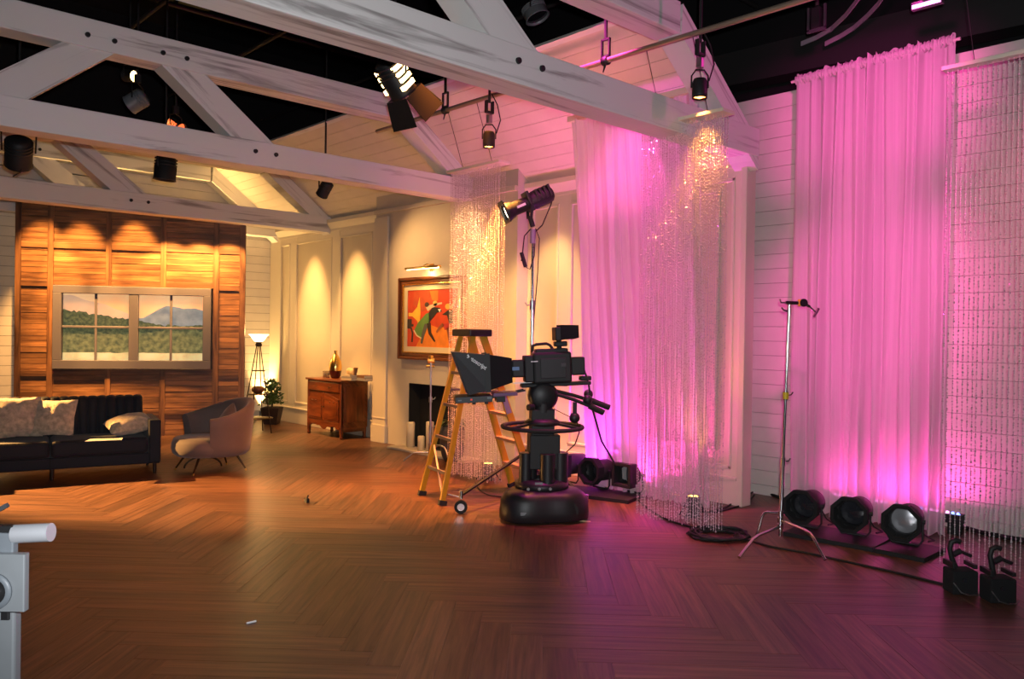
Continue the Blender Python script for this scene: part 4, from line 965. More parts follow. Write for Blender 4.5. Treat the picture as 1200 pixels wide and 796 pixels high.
c = ony(206,148,11.2); can_lamp(c, c+V((.2,-.4,-.25)), .22, .09, 'stage lamp with a red glowing lens, seen through the truss', glow='redglow', vent='redglow', ztop=7.4)
c = ony(152,89,11.4); can_lamp(c, c+V((.2,-.5,-.1)), .2, .08, 'stage lamp with two hot glints high behind the truss', glow='hotglow', ztop=7.4)
c = ony(627,14,7.0); t, A = can_lamp(c, c+V((.1,-.2,-.5)), .18, .15, 'pale dish-shaped stage lamp high above the near truss', m='lgrey', ztop=7.4)
c = onx(957,22,7.2); t = thing('hanging_bracket', 'dark lamp bracket with pink highlights above the pink curtain', 'bracket', c)
m_ = MB(); m_.b2(c+V((-.01,-.09,-.10)), c+V((.01,-.07,.12))); m_.b2(c+V((-.01,.07,-.10)), c+V((.01,.09,.12))); m_.b2(c+V((-.01,-.09,-.12)), c+V((.01,.09,-.09))); m_.build('yoke', 'dgrey', t)
MB().cyl(c+V((0,0,.12)), V((c.x,c.y,5.87)), .02, n=8).build('drop_rod', 'gridsteel', t)
MB().b2(c+V((-.03,-.04,-.09)), c+V((.03,.04,.10))).build('body', 'black', t)
c = onx(1087,4,7.0); t = thing('led_batten', 'pink-lit LED batten hanging high above the bead curtain', 'stage lamp', c)
MB().beam(c+V((0,.12,0)), c-V((0,.12,0)), .05, .06).build('housing', 'dgrey', t); MB().beam(c+V((-.03,.11,-.01)), c-V((.03,.11,.01)), .008, .03).build('led_strip', 'pinkled', t)
MB().cyl(c, V((c.x,c.y,5.87)), .012, n=6).build('drop_rod', 'gridsteel', t)
lamp('led_batten_glow', 'AREA', c+V((-.06,0,0)), 9, MAG, c+V((-1,1.2,.1)), size=(.03,.22))
# floor amber uplights
def floor_led(px, py, lab, tgt, pw):
    P = fl(px, py); t = thing('floor_led_lamp', lab, 'uplight', P, 'amber floor LED lamps'); T = MX.Translation(P)
    MB(T).lathe([(.001,.03),(.05,.03),(.062,.06),(.064,.19),(.058,.20),(.054,.185)], n=20).build('housing', 'black', t)
    m_ = MB(T)
    for a in range(5): m_.lathe([(.001,.192),(.018,.192),(.014,.198),(.001,.199)], (.034*math.cos(a*1.2566), .034*math.sin(a*1.2566),0), None, 10)
    m_.build('lens_cluster', 'amberled', t)
    u = RH*.075
    for s_ in (-1, 1): MB().tube([P+u*s_+V((0,0,.13)), P+u*s_*1.3+V((0,0,.06)), P+u*s_*1.9+V((0,0,.006))], .008, 6).build('bracket', 'black', t)
    MB(T).b2((-.05,-.05,0),(.05,.05,.032)).build('base', 'black', t)
    lamp('floor_led_beam', 'SPOT', P+V((0,0,.22)), pw, AMBER, tgt, angle=75, blend=.7, rad=.05)
P = fl(572,563); floor_led(572, 563, 'black floor lamp with glowing amber lenses behind the yellow ladder', P+V((.5,.1,1.6)), 200)
P = fl(812,606); floor_led(812, 606, 'black floor lamp with glowing amber lenses inside the bead curtain', P+V((.2,.1,1.6)), 60)
# par cans on boards
def par_can(c, d, lab, group, zfl, lens='lensglass', square=False):
    c = V(c); t = thing('par_can', lab, 'par can', V((c.x,c.y,zfl)), group); A = aim(c, c+d)
    MB(A).lathe([(.001,-.27),(.035,-.27),(.05,-.255),(.085,-.24),(.108,-.20),(.115,-.08),(.115,.115),(.108,.115),(.105,.02)], (0,0,0), RY90, 24).build('can', 'black', t)
    n = 4 if square else 8; fr = MB(A); r0, r1 = (.155,.125) if not square else (.175,.135)
    ang = [math.pi/n+2*math.pi*i/n for i in range(n)]
    for x0, x1 in ((.10,.20),):
        vs = [(x, r*math.cos(a), r*math.sin(a)) for x, r in ((x0,r0*.96),(x1,r0),(x1,r1),(x0,r1*.9)) for a in ang]
        fr.add(vs, [(j*n+i, j*n+(i+1)%n, ((j+1)%4)*n+(i+1)%n, ((j+1)%4)*n+i) for j in range(4) for i in range(n)])
    fr.build('gel_frame', 'softblack', t)
    MB(A).lathe([(.001,.03),(.05,.028),(.104,.015)], (0,0,0), RY90, 20).build('lens', lens, t)
    side = A.to_3x3() @ V((0,1,0)); side.z = 0; side.normalize()
    for s_ in (-1, 1):
        p = c+side*.125*s_
        MB().cyl(c+side*.112*s_, c+side*.145*s_, .018, n=8).build('yoke_knob', 'black', t)
    q = [c+side*.128, V((c.x,c.y,zfl+.05))+side*.128, V((c.x,c.y,zfl+.010))+side*.10, V((c.x,c.y,zfl+.010))-side*.10, V((c.x,c.y,zfl+.05))-side*.128, c-side*.128]
    MB().tube(q, .009, 6).build('yoke', 'black', t)
    bk_ = A @ V((-.27,0,0))
    MB().tube([bk_, bk_+V((.04,-.02,-.05)), V((bk_.x+.06,bk_.y-.08,zfl+.03)), V((bk_.x,bk_.y-.18,zfl+.012)), V((bk_.x-.08,bk_.y-.16,zfl+.012))], .007, 6).build('power_cord', 'cable', t)
    return t
def board(pA, pB, depth, lab, h=.035):
    pA, pB = V(pA), V(pB); x = (pB-pA); L = x.length; x.normalize(); y = V((0,0,1)).cross(x)
    if y.dot(V((1,0,0))) < 0: y = -y
    mb = MB(); mb.prism([(0,0),(L,0),(L,depth),(0,depth)], pA, x, y, h) if x.cross(y).z > 0 else mb.prism([(0,0),(0,depth),(L,depth),(L,0)], pA, x, y, -h) if False else mb.add([p+V((0,0,z)) for z in (0,h) for p in (pA,pB,pB+y*depth,pA+y*depth)], [(0,1,2,3),(7,6,5,4),(0,4,5,1),(1,5,6,2),(2,6,7,3),(3,7,4,0)])
    return tag(mb.build('lamp_board', 'black'), lab, 'board')
board(fl(917.5,628), fl(1023,647.5), .46, 'black board under the two par cans nearest the chrome stand'); board(fl(1024,648), fl(1083,660), .46, 'black board under the par can with a bright lens')
dR = (-FH*.80-RH*.58+V((0,0,.03))).normalized()
PG = 'par cans lying on black boards'
for k, (px, py, lens, lab) in enumerate(((938,597,'lensglass','black par can on the board nearest the chrome stand'), (994,605,'lensglass','black par can in the middle of three by the pink curtain'), (1054,615,'lensglass','black par can with a ribbed bright lens by the pink curtain'))):
    base = fl(px+4, [632,642,653][k]-6); base = base + FH*.10
    P = onv(px+7, py, base); P.z = max(P.z, .235); par_can(P, dR, lab, PG, .035, lens=('lensglass' if k < 2 else mat('ribbed_bright_lens', (.55,.55,.58), .2, metal=.7)))
board(fl(636,578), fl(736,591), .44, 'black board carrying par cans behind the camera pedestal')
dL = (-FH*.66-RH*.74+V((0,0,.02))).normalized()
for k, (px, py, by, lab, sq_) in enumerate(((664,544,569,'black par can partly hidden behind the camera pedestal',True), (700,552,576,'black par can with octagonal front behind the pedestal caster',False), (738,558,581,'black par can with square front nearest the crossed cable',True))):
    base = fl(px+4, by)-FH*.02; P = onv(px+4, py, base); P.z = max(P.z, .235); par_can(P, dL, lab, PG, .035, square=sq_)
# LED strip fixture on the floor behind the right sheer
LX = 7.66; ya_, yb_ = onx(1127,600,LX).y, onx(975,585,LX).y; zl = onx(1120,601,LX).z
ls = thing('led_strip_light', 'black LED strip light with pink and blue diodes behind the sheer curtain', 'strip light', (LX,(ya_+yb_)/2,0))
MB().b2((LX-.04,ya_,0),(LX+.04,ya_+.10,zl-.03)).build('foot', 'black', ls); MB().b2((LX-.04,yb_-.10,0),(LX+.04,yb_,zl-.03)).build('foot', 'black', ls)
MB().b2((LX-.05,ya_-.02,zl-.09),(LX+.05,yb_,zl-.01)).build('housing', 'black', ls, bevel=.006)
n = 26
for i in range(n):
    y = ya_+.02+(yb_-ya_-.06)*i/(n-1)
    MB().lathe([(.001,.02),(.012,.016),(.018,.0)], (LX-.02,y,zl-.011), None, 8).build('diode', 'blueled' if i in (0,1,7,12,18) else ('redled' if i % 5 == 3 else 'pinkled'), ls)
lamp('led_strip_wash', 'AREA', (LX-.0,(ya_+yb_)/2,zl+.03), 22, MAG, (LX,(ya_+yb_)/2,4), size=(.05, yb_-ya_))
# magenta floor wash behind the left sheer
for (px, lab) in ((702,'low black wash light on the floor behind the magenta sheer'), (775,'low black wash light on the floor between bead curtain and sheer')):
    X = 6.98; y = onx(px,560,X).y; P = V((X,y,0)); t = thing('floor_wash_light', lab, 'wash light', P)
    MB().b2(P+V((-.06,-.14,.0)), P+V((.06,.14,.11))).build('housing', 'black', t, bevel=.01)
    MB().b2(P+V((-.045,-.125,.108)), P+V((.045,.125,.116))).build('led_face', 'pinkled', t)
    lamp('magenta_wash', 'AREA', P+V((0,0,.13)), 30, VIO if px < 720 else MAG, P+V((-.15,0,3)), size=(.08,.25), spread=130)
# ================================================================== C-stands
def cstand(P, feet, top, lab, head='chrome', sticker=True, m='chrome', rise=.30):
    P = V(P); t = thing('c_stand', lab, 'light stand', P); top = V(top)
    def at_(f): return P.lerp(top, f) if False else P+(top-P)*f
    H_ = top.z
    for (a, b, r) in ((0.02,.34,.0175),(.32,.62,.0145),(.60,.97,.0125)):
        MB().cyl(at_(a), at_(b), r, n=12).build('pole_section', m, t)
    for f in (.335, .615): 
        q = at_(f); MB().cyl(q-V((0,0,.035)), q+V((0,0,.035)), .022, n=12).build('collar', m, t)
        MB().tube([q, q+RH*.045+V((0,0,.008)), q+RH*.06+V((0,0,.03))], .007, 6).build('t_knob', m, t)
    if sticker: q = at_(.615); MB().cyl(q-V((0,0,.028)), q+V((0,0,.028)), .0245, n=12).build('yellow_tape', 'tape', t)
    for i, f in enumerate(feet):
        f = V(f); d = V((f.x-P.x, f.y-P.y, 0)); L = d.length; d.normalize(); z = .12+.055*i
        q = P+V((0,0,z))
        MB().tube([q+d*.01, q+d*(L*.55), q+d*(L*.68)+V((0,0,-.012)), q+d*(L*.76)+V((0,0,-.04)), P+d*(L*.86)+V((0,0,z*.45)), P+d*L+V((0,0,.011))], .0125, 8).build('leg', m, t)
        MB().cyl(q-V((0,0,.02)), q+V((0,0,.02)), .026, n=12).build('leg_collar', m, t)
    # grip head
    c = top-V((0,0,.03)); x = RH
    MB().cyl(c-V((0,0,.05)), c+V((0,0,.03)), .016, n=10).build('head_stud', m, t)
    if head == 'chrome':
        e = c+V((0,0,.045))
        MB().cyl(e-x*.035, e+x*.12, .017, n=10).build('grip_arm', m, t)
        MB().cyl(e+x*.11-FH*.03, e+x*.11+FH*.03, .034, n=14).build('grip_disc', m, t)
        MB().cyl(e+x*.075, e+x*.115, .030, n=12).build('yellow_band', 'tape', t)
        k = e+x*.17+V((0,0,-.03))
        MB().cyl(e+x*.11, k, .014, n=8).build('grip_stem', m, t); MB().cyl(k, k+x*.05+V((0,0,-.045)), .008, n=6).build('t_handle_stem', m, t)
        h = k+x*.055+V((0,0,-.05)); MB().cyl(h-V((.02,-.01,.035)), h+V((.02,-.01,.035)), .013, n=8).build('t_handle', m, t)
        MB().tube([e-x*.03, e-x*.07, e-x*.08+V((0,0,.03))], .008, 6).build('wing_nut', m, t)
        MB().tube([c-V((0,0,.03)), c-x*.05-V((0,0,.015)), c-x*.065+V((0,0,.005))], .008, 6).build('wing_nut', m, t)
    else:
        MB().cyl(c-x*.04+V((0,0,.03)), c+x*.05+V((0,0,.03)), .03, n=12).build('grip_head', 'brass', t)
        MB().cyl(c-V((0,0,.04))-x*.06, c-V((0,0,.04))+x*.05, .012, n=8).build('t_handle', 'brass', t)
        MB().box(c+V((0,0,.07)), (.05,.05,.06)).build('grip_jaw', 'brass', t, bevel=.008)
    return t
P = fl(914,634); cstand(P, [fl(866,655), fl(967,658), fl(886,631)], onv(925,357,P), 'tall chrome C-stand with yellow-banded grip head before the boarded wall')
P = fl(504,541); cstand(P, [fl(473,541), fl(527,533), fl(528,546)], onv(505,423,P), 'C-stand with a brass grip head standing before the fireplace', head='brass', sticker=False, m=M['steel'])
# ================================================================== ladder
L1, L2 = fl(494,581), fl(518,593); R1 = fl(603,574); R2 = R1+(L2-L1)*1.0
R1, R2 = fl(600,571), fl(600,571)+(L2-L1)
ld = thing('step_ladder', 'yellow fibreglass step ladder with a black top cap standing open', 'ladder', (L1+L2+R1+R2)/4)
ctr = (L1+L2+R1+R2)/4; lz = hz(553,390,ctr); wdir = (L1-L2).normalized(); sdir = ((R1+R2)/2-(L1+L2)/2).normalized(); topc = V((ctr.x,ctr.y,lz))
topc = onv(553,390,ctr)
def rail_pts(foot, side, sgn): return foot, topc + wdir*(.155*side) + sdir*(.055*sgn) - V((0,0,.03))
RA = {}
for (f, side, sgn, key) in ((L1,1,-1,'l1'),(L2,-1,-1,'l2'),(R1,1,1,'r1'),(R2,-1,1,'r2')):
    a, b = rail_pts(f, side, sgn); RA[key] = (a, b); MB().beam(a+V((0,0,.03)), b, .075 if sgn > 0 else .055, .028, up=wdir).build('rail', 'yellow', ld, bevel=.004)
    MB().beam(a, a+(b-a)*.03, .082, .036, up=wdir).build('foot', 'rubber', ld)
cap = MB(); A = MX((sdir, V((0,0,1)).cross(sdir), V((0,0,1)))).transposed(); cap.box(topc, (.26,.42,.075), A); cap.build('top_cap', 'blackgloss', ld, bevel=.012)
def lp_(k, z): a, b = RA[k]; f = z/(b.z-a.z); return a+(b-a)*f
for i in range(1, 6):
    z = lz*i/6.0; a, b = lp_('r1', z), lp_('r2', z); MB().beam(a, b, .085, .03).build('step', 'tread', ld, bevel=.003)
for z in (.30, .62, .95, 1.28): a, b = lp_('l1', z), lp_('l2', z); MB().beam(a, b, .03, .03).build('rear_brace', 'alu', ld)
a, b = lp_('l1', .30), lp_('l2', .30); c = (a+b)/2; MB().beam(lp_('l2',.05), c, .02, .04).build('knee_brace', 'alu', ld); MB().beam(lp_('l1',.52), c, .02, .03).build('knee_brace', 'alu', ld)
for (p, q) in (('l1','r1'),('l2','r2')):
    MB().beam(lp_(p,1.10), lp_(q,1.10), .008, .022).build('spreader_bar', 'steel', ld)
a, b = RA['r2']; MB().beam(a+(b-a)*.52, a+(b-a)*.66, .060, .031, up=wdir).build('warning_label', 'lgrey', ld)
# ================================================================== rolling stand with profile spot
P2 = fl(622,577); w1, w2 = fl(540,602), fl(687,607); w3 = P2*3-w1-w2; w3 = P2+(w3-P2).normalized()*.75
rs = thing('rolling_light_stand', 'tall chrome rolling stand with casters behind the studio camera', 'light stand', P2)
zt2 = hz(623,268,P2)
tp = onv(624.5,268,P2)
def rp(f): return P2+(tp-P2)*f
MB().cyl(rp(.07), rp(.42), .024, n=14).build('pole_section', 'chrome', rs); MB().cyl(rp(.40), rp(.72), .019, n=14).build('pole_section', 'chrome', rs); MB().cyl(rp(.70), rp(.985), .015, n=14).build('pole_section', 'chrome', rs)
for f in (.41, .71): MB().cyl(rp(f)-V((0,0,.05)), rp(f)+V((0,0,.05)), .03, n=12).build('collar', 'steel', rs); MB().tube([rp(f), rp(f)-RH*.06, rp(f)-RH*.075+V((0,0,.03))], .008, 6).build('t_knob', 'steel', rs)
MB().cyl(rp(.965)-V((0,0,.06)), rp(.965)+V((0,0,.09)), .03, n=12).build('top_receiver', 'lgrey', rs)
hub = P2+V((0,0,.46)); MB().cyl(hub-V((0,0,.07)), hub+V((0,0,.07)), .045, n=14).build('hub', 'steel', rs)
for w_ in (w1, w2, w3):
    d = V((w_.x-P2.x,w_.y-P2.y,0)).normalized(); e = V((w_.x,w_.y,.17))
    MB().beam(hub+d*.03, e+d*.01, .032, .018).build('leg', 'black', rs)
    cs_ = MB(); cs_.cyl(e-V((0,0,.03)), e+V((0,0,.045)), .02, n=10); cs_.build('caster_socket', 'chrome', rs)
    ax = V((FH.x,FH.y,0)) if w_ is not w2 else RH
    MB().beam(e-V((0,0,.02))+ax*.022, V((w_.x,w_.y,.06))+ax*.022, .012, .035).build('caster_fork', 'chrome', rs); MB().beam(e-V((0,0,.02))-ax*.022, V((w_.x,w_.y,.06))-ax*.022, .012, .035).build('caster_fork', 'chrome', rs)
    q = V((w_.x,w_.y,.062)); wl = MB(); wl.cyl(q-ax*.015, q+ax*.015, .062, n=20); wl.build('caster_wheel', 'rubber', rs); MB().cyl(q-ax*.017, q+ax*.017, .035, n=14).build('wheel_hub', 'chrome', rs)
    MB().beam(e+V((0,0,-.01))-RH*.02, e-RH*.12+V((0,0,.012)), .03, .006).build('brake_lever', 'steel', rs)
# profile spotlight
SC = onv(621,237,P2) + V((0,0,0)); dS = (-RH*.86-V((0,0,1))*.42-FH*.22).normalized(); SA = aim(SC, SC+dS)
pf = thing('profile_spotlight', 'black profile spotlight with colour frame on the tall rolling stand', 'spotlight', SC)
MB(SA).lathe([(.001,-.27),(.06,-.27),(.085,-.25),(.095,-.20),(.10,-.05),(.085,.0)], (0,0,0), RY90, 20).build('lamp_house', 'black', pf)
for k in range(4): MB(SA).b2((-.24+k*.05,-.108,-.03),(-.215+k*.05,.108,.10)).build('cooling_fin', 'black', pf, bevel=.006)
MB(SA).lathe([(.085,0),(.075,.02),(.075,.20),(.085,.21),(.10,.27),(.105,.30),(.095,.30),(.07,.20)], (0,0,0), RY90, 20).build('lens_tube', 'black', pf)
MB(SA).b2((.0,-.10,-.10),(.035,.10,.12)).build('shutter_gate', 'black', pf, bevel=.01)
fm = MB(SA)
for (p, q) in (((.30,-.11,-.11),(.312,-.08,.11)),((.30,.08,-.11),(.312,.11,.11)),((.30,-.08,-.11),(.312,.08,-.085)),((.30,-.08,.085),(.312,.08,.13))): fm.b2(p, q)
fm.build('colour_frame', 'black', pf)
MB(SA).lathe([(.001,.285),(.06,.28),(.094,.27)], (0,0,0), RY90, 20).build('front_lens', 'whiteglow', pf)
MB(SA).b2((.075,.0755,-.012),(.175,.0775,.014)).build('white_label', 'white', pf)
for s_ in (-1, 1): MB().beam(SC+V((0,0,-.02))+(SA.to_3x3() @ V((0,s_*.115,0))), SC+V((0,0,-.17))+(SA.to_3x3() @ V((0,s_*.06,0))), .03, .012).build('yoke', 'black', pf)
MB().cyl(SC-V((0,0,.15)), tp+V((0,0,.02)), .028, n=10).build('yoke_stem', 'black', pf)
rear = SA @ V((-.27,0,-.03))
MB().tube([rear, rear+V((0,0,-.10))+RH*(-.02), tp+RH*.10+V((0,0,.04)), tp+RH*.04+V((0,0,-.02))], .007, 6).build('power_cord', 'cable', pf)
MB().tube([tp-RH*.02, tp-RH*.09-V((0,0,.08)), onv(612,300,P2), onv(611,306,P2)], .007, 6).build('power_cord', 'cable', pf)
MB().cyl(onv(611,296,P2), onv(616,313,P2), .022, n=10).build('inline_connector', 'rubber', pf)
MB().tube([onv(616,313,P2), onv(621,316,P2)-FH*.03, onv(626,300,P2)-FH*.03, onv(627,282,P2), tp+RH*.03], .006, 6).build('power_cord', 'cable', pf)
MB().tube([tp+RH*.03, onv(632,280,P2)-FH*.02, onv(630,320,P2)-FH*.03, onv(626,370,P2)-FH*.04, onv(624,400,P2)-FH*.04], .006, 6).build('power_cord', 'cable', pf)
lamp('profile_beam', 'SPOT', SA @ V((.34,0,0)), 50, (1,.74,.42), SC+dS*4, angle=24, blend=.3, rad=.04)
# ================================================================== camera pedestal, camera, prompter
CP = fl(634,606); kk = (CP-EYE).dot(FW)/FPX
lensd = (-RH*math.cos(R(7))-FH*math.sin(R(7))); CT = frame(CP, xdir=lensd)      # local +x along the lens, +y towards the photographer
def cxx(px): return (634-px)*kk
def czz(py): return hz(634,py,CP)
pe = thing('camera_pedestal', 'black studio camera pedestal with steering ring and skirted base', 'pedestal', CT)
def tri(r, n=36, sq_=.16): 
    return [(r*(1+sq_*math.cos(3*(t*2*math.pi/n)))*math.cos(t*2*math.pi/n), r*(1+sq_*math.cos(3*(t*2*math.pi/n)))*math.sin(t*2*math.pi/n)) for t in range(n)]
def ring_stack(mb, rs_):
    n = 36; vs = []
    for (r, z) in rs_: vs += [(x, y, z) for x, y in tri(r, n)]
    mb.add(vs, [(j*n+i, j*n+(i+1)%n, (j+1)*n+(i+1)%n, (j+1)*n+i) for j in range(len(rs_)-1) for i in range(n)], None, True)
    mb.add(vs[-n:], [tuple(range(n))])
zb1 = czz(571)
m_ = MB(CT @ MX.Rotation(R(35),4,'Z')); ring_stack(m_, [(.36,.015),(.385,.03),(.385,.10),(.375,.20),(.345,zb1-.03),(.30,zb1),(.20,zb1+.005)]); m_.build('base_skirt', 'blackgloss', pe)
for a in (90, 210, 330):
    q = CT @ V((.26*math.cos(R(a)), .26*math.sin(R(a)), .05)); MB().cyl(q-RH*.03, q+RH*.03, .05, n=14).build('castor', 'rubber', pe)
MB(CT).b2((.16,.33,.09),(.24,.345,.12)).build('badge', 'lgrey', pe, bevel=.005)
MB(CT).cyl((-.22,.27,.12),(-.22,.30,.12),.07,n=18).build('cable_guard', 'black', pe)
zm1, zm2, zm3 = czz(542), czz(516), czz(489)
MB(CT).lathe([(.001,zb1),(.25,zb1),(.25,zb1+.05),(.21,zb1+.08),(.14,zb1+.09)], n=28).build('turntable', 'blackgloss', pe)
for (a, r, R_) in ((100,.16,.07),(20,.17,.06),(160,.17,.075),(230,.16,.06),(300,.16,.06)):
    MB(CT).cyl((r*math.cos(R(a)), r*math.sin(R(a)), zb1+.06),(r*math.cos(R(a)), r*math.sin(R(a)), zm1+.10), R_, n=18).build('gas_canister', 'blackgloss', pe)
MB(CT).b2((-.15,-.10,zm1-.05),(.13,.12,zm2+.06)).build('column_stage', 'black', pe, bevel=.01); MB(CT).b2((-.10,-.08,zm2),(.115,.09,zm3+.08)).build('column_stage', 'black', pe, bevel=.01)
MB(CT).cyl((0,0,zm3-.05),(0,0,czz(468)),.075,n=18).build('column', 'black', pe)
MB(CT).b2((.03,.25,zb1+.07),(.10,.255,zb1+.09)).build('maker_plate', 'lgrey', pe)
for x in (.16,.06,-.04): MB(CT).cyl((x,.245,zb1+.03),(x,.258,zb1+.03),.013,n=10).build('knob', 'steel', pe)
zr_ = czz(500); rr_ = .37
MB(CT).tube([(rr_*math.cos(a*math.pi/24), rr_*math.sin(a*math.pi/24), zr_) for a in range(48)], .019, 10, closed=True).build('steering_ring', 'rubber', pe)
MB(CT).lathe([(.07,zr_),(.16,zr_+.02),(.17,zr_+.045),(.12,zr_+.075),(.07,zr_+.08)], n=28).build('ring_hub', 'black', pe)
for a in (30, 150, 270): MB(CT).beam((.10*math.cos(R(a)), .10*math.sin(R(a)), zr_+.04),(rr_*math.cos(R(a)), rr_*math.sin(R(a)), zr_),.05,.02).build('ring_spoke', 'black', pe)
# pan and tilt head
zh0, zh1 = czz(479), czz(456)
MB(CT).cyl((0,0,zh0-.03),(0,0,zh0+.05),.095,n=20).build('head_base', 'black', pe)
MB(CT).lathe([(.001,-.09),(.10,-.09),(.135,-.06),(.135,.06),(.10,.09),(.001,.09)], (0,0,(zh0+zh1)/2+.03), MX.Rotation(R(90),3,'X'), 24).build('tilt_drum', 'blackgloss', pe)
MB(CT).cyl((.10,.08,zh0+.02),(.15,.11,zh0+.02),.03,n=10).build('drag_knob', 'black', pe)
MB(CT).b2((-.22,-.06,zh1+.03),(.20,.06,zh1+.055)).build('head_plate', 'black', pe, bevel=.006)
def lp3(px, py, y): return (cxx(px), y, czz(py))
for (pts, y) in (([(648,461),(668,467),(686,474),(703,482)], .13), ([(652,459),(672,464),(694,470),(718,479)], -.13)):
    m_ = MB(CT); m_.tube([lp3(*p, y) for p in pts[:3]], .017, 8); b_ = m_.build('pan_bar', 'black', pe)
    MB(CT).cyl(lp3(*pts[2], y), lp3(*pts[3], y), .028, n=12).build('grip', 'rubber', b_)
    q = pts[2]; MB(CT).ball(lp3(q[0]-2, q[1]-7, y), .045, 14, 10).build('zoom_demand', 'blackgloss', b_)
MB(CT).ball(lp3(669,488,.13), .05, 14, 10, (1,.8,1)).build('focus_demand', 'blackgloss', pe); MB(CT).beam(lp3(669,470,.13), lp3(669,488,.13), .03, .05, up=(0,1,0)).build('demand_bracket', 'black', pe)
MB(CT).tube([lp3(672,492,.12), lp3(675,505,.12), lp3(672,520,.05), lp3(664,530,-.02)], .006, 6).build('control_cable', 'cable', pe)
MB(CT).tube([lp3(645,478,.12), lp3(655,483,.14), lp3(664,487,.15)], .004, 6).build('control_cable', 'cable', pe)
# camera
tilt = R(3.0); CC = CT @ MX.Translation(V((0,0,czz(452)))) @ MX.Rotation(tilt,4,'Y') @ MX.Translation(V((0,0,-czz(452))))
cm = thing('studio_camera', 'black broadcast studio camera with hooded viewfinder on the pedestal', 'camera', CC @ MX.Translation(V((0,0,czz(452)))))
def cb_(n, m, px0, px1, y0, y1, py0, py1, p=None, bev=.008): return MB(CC).b2((cxx(px0),y0,czz(py0)),(cxx(px1),y1,czz(py1))).build(n, m, p or cm, bevel=bev)
cb_('body', 'black', 622, 667, -.10, .10, 413, 449, bev=.02); cb_('side_door', 'dgrey' if False else 'blackgloss', 630, 660, .099, .108, 420, 443)
cb_('base_plate', 'black', 608, 690, -.07, .07, 449, 453); cb_('front_block', 'black', 612, 623, -.085, .085, 416, 447, bev=.012)
cb_('triax_adaptor', 'blackgloss', 667, 683, -.085, .085, 420, 441, bev=.012); cb_('rear_connector', 'black', 678, 691, -.05, .05, 443, 448)
cb_('top_ridge', 'black', 626, 664, -.06, .06, 409, 414)
cb_('name_plate', 'white', 619, 627, .1085, .1095, 422.2, 423.4, bev=0)
cb_('intercom_panel', 'dgrey', 654, 660, .1085, .111, 426, 430, bev=.002)
MB(CC).tube([(cxx(623),0,czz(411)),(cxx(624),0,czz(405)),(cxx(628),0,czz(403.5)),(cxx(640),0,czz(403)),(cxx(644),0,czz(405)),(cxx(648),0,czz(411))], .014, 8).build('carry_handle', 'rubber', cm)
MB(CC).lathe([(.001,0),(.075,0),(.08,.02),(.08,.14),(.07,.15),(.065,.22),(.055,.22)], (cxx(612),0,czz(431)), RY90, 22).build('lens', 'blackgloss', cm)
cb_('lens_servo', 'black', 597, 611, .05, .115, 420, 440, bev=.012); cb_('servo_window', 'screenblue', 597, 605, .1155, .1165, 428, 432, bev=0)
cb_('rod_support', 'steel', 598, 620, .03, .045, 446.6, 447.8, bev=0)
vf = CC @ MX.Translation(V((cxx(660), 0, czz(397)))) @ MX.Rotation(R(10),4,'Y')
m_ = MB(CC); m_.cyl((cxx(655),0,czz(412)),(cxx(655),0,czz(399)),.025,n=10); m_.build('viewfinder_post', 'black', cm); cb_('viewfinder_bracket', 'black', 649, 664, -.05, .05, 401, 407, bev=.01)
v_ = cb_('viewfinder', 'black', 649, 656, -.10, .10, 384, 400, bev=.01)
hd = MB(CC); a0, a1 = (-.10,.10), (-.125,.125)
q = [(cxx(655),y,czz(z_)) for y, z_ in ((-.10,399),(.10,399),(.10,382),(-.10,382))]+[(cxx(676),y,czz(z_)) for y, z_ in ((-.12,399),(.12,397),(.12,383),(-.12,384))]
hd.add(q, [(0,1,5,4),(1,2,6,5),(2,3,7,6),(3,0,4,7)]); hd.build('viewfinder_hood', 'softblack', v_, solid=.008)
MB(CC).tube([(cxx(683),.03,czz(436)),(cxx(687),.05,czz(450)),(cxx(690),.06,czz(480)),(cxx(700),.06,czz(520)),(cxx(716),.02,czz(548))], .009, 6).build('camera_cable', 'cable', cm)
# prompter
pr_ = thing('teleprompter', 'black teleprompter hood and monitor mounted ahead of the camera lens', 'teleprompter', CC @ MX.Translation(V((cxx(570),0,czz(456)))))
def cp(px, py, y): return V((cxx(px), y, czz(py)))
W0, W1 = .20, .155
ho = MB(CC)
q = [cp(529,408,W0), cp(567,413,W1), cp(567,453,W1), cp(545,457,W0), cp(529,408,-W0), cp(567,413,-W1), cp(567,453,-W1), cp(545,457,-W0)]
ho.add(q, [(0,1,2,3),(5,4,7,6),(4,5,1,0),(3,2,6,7)]); ho.build('fabric_hood', 'dgrey', pr_, solid=.006)
bx_ = MB(CC); q = [cp(567,412,.16), cp(597,418,.10), cp(597,446,.10), cp(567,454,.16), cp(567,412,-.16), cp(597,418,-.10), cp(597,446,-.10), cp(567,454,-.16)]
bx_.add(q, [(0,1,2,3),(5,4,7,6),(4,5,1,0),(3,2,6,7),(1,5,6,2)]); bx_.build('rear_shroud', 'softblack', pr_)
MB(CC).b2(cp(565,411,.166), cp(571,455,.160)).build('hood_frame', 'black', pr_); MB(CC).b2(cp(565,411,-.166), cp(571,455,-.160)).build('hood_frame', 'black', pr_)
gl = MB(CC); gl.add([cp(546,455,.15), cp(546,455,-.15), cp(566,414,-.15), cp(566,414,.15)], [(0,1,2,3)]); gl.build('beam_splitter_glass', mat('mirror_glass', (.1,.1,.1), .05, coat=1), pr_, solid=.003)
MB(CC).b2(cp(530,459,.19), cp(572,466,-.19)).build('monitor', 'dgrey', pr_, bevel=.004)
MB(CC).b2(cp(547,461.4,.1905), cp(549,463.4,.192)).build('indicator_lamp', 'tally', pr_)
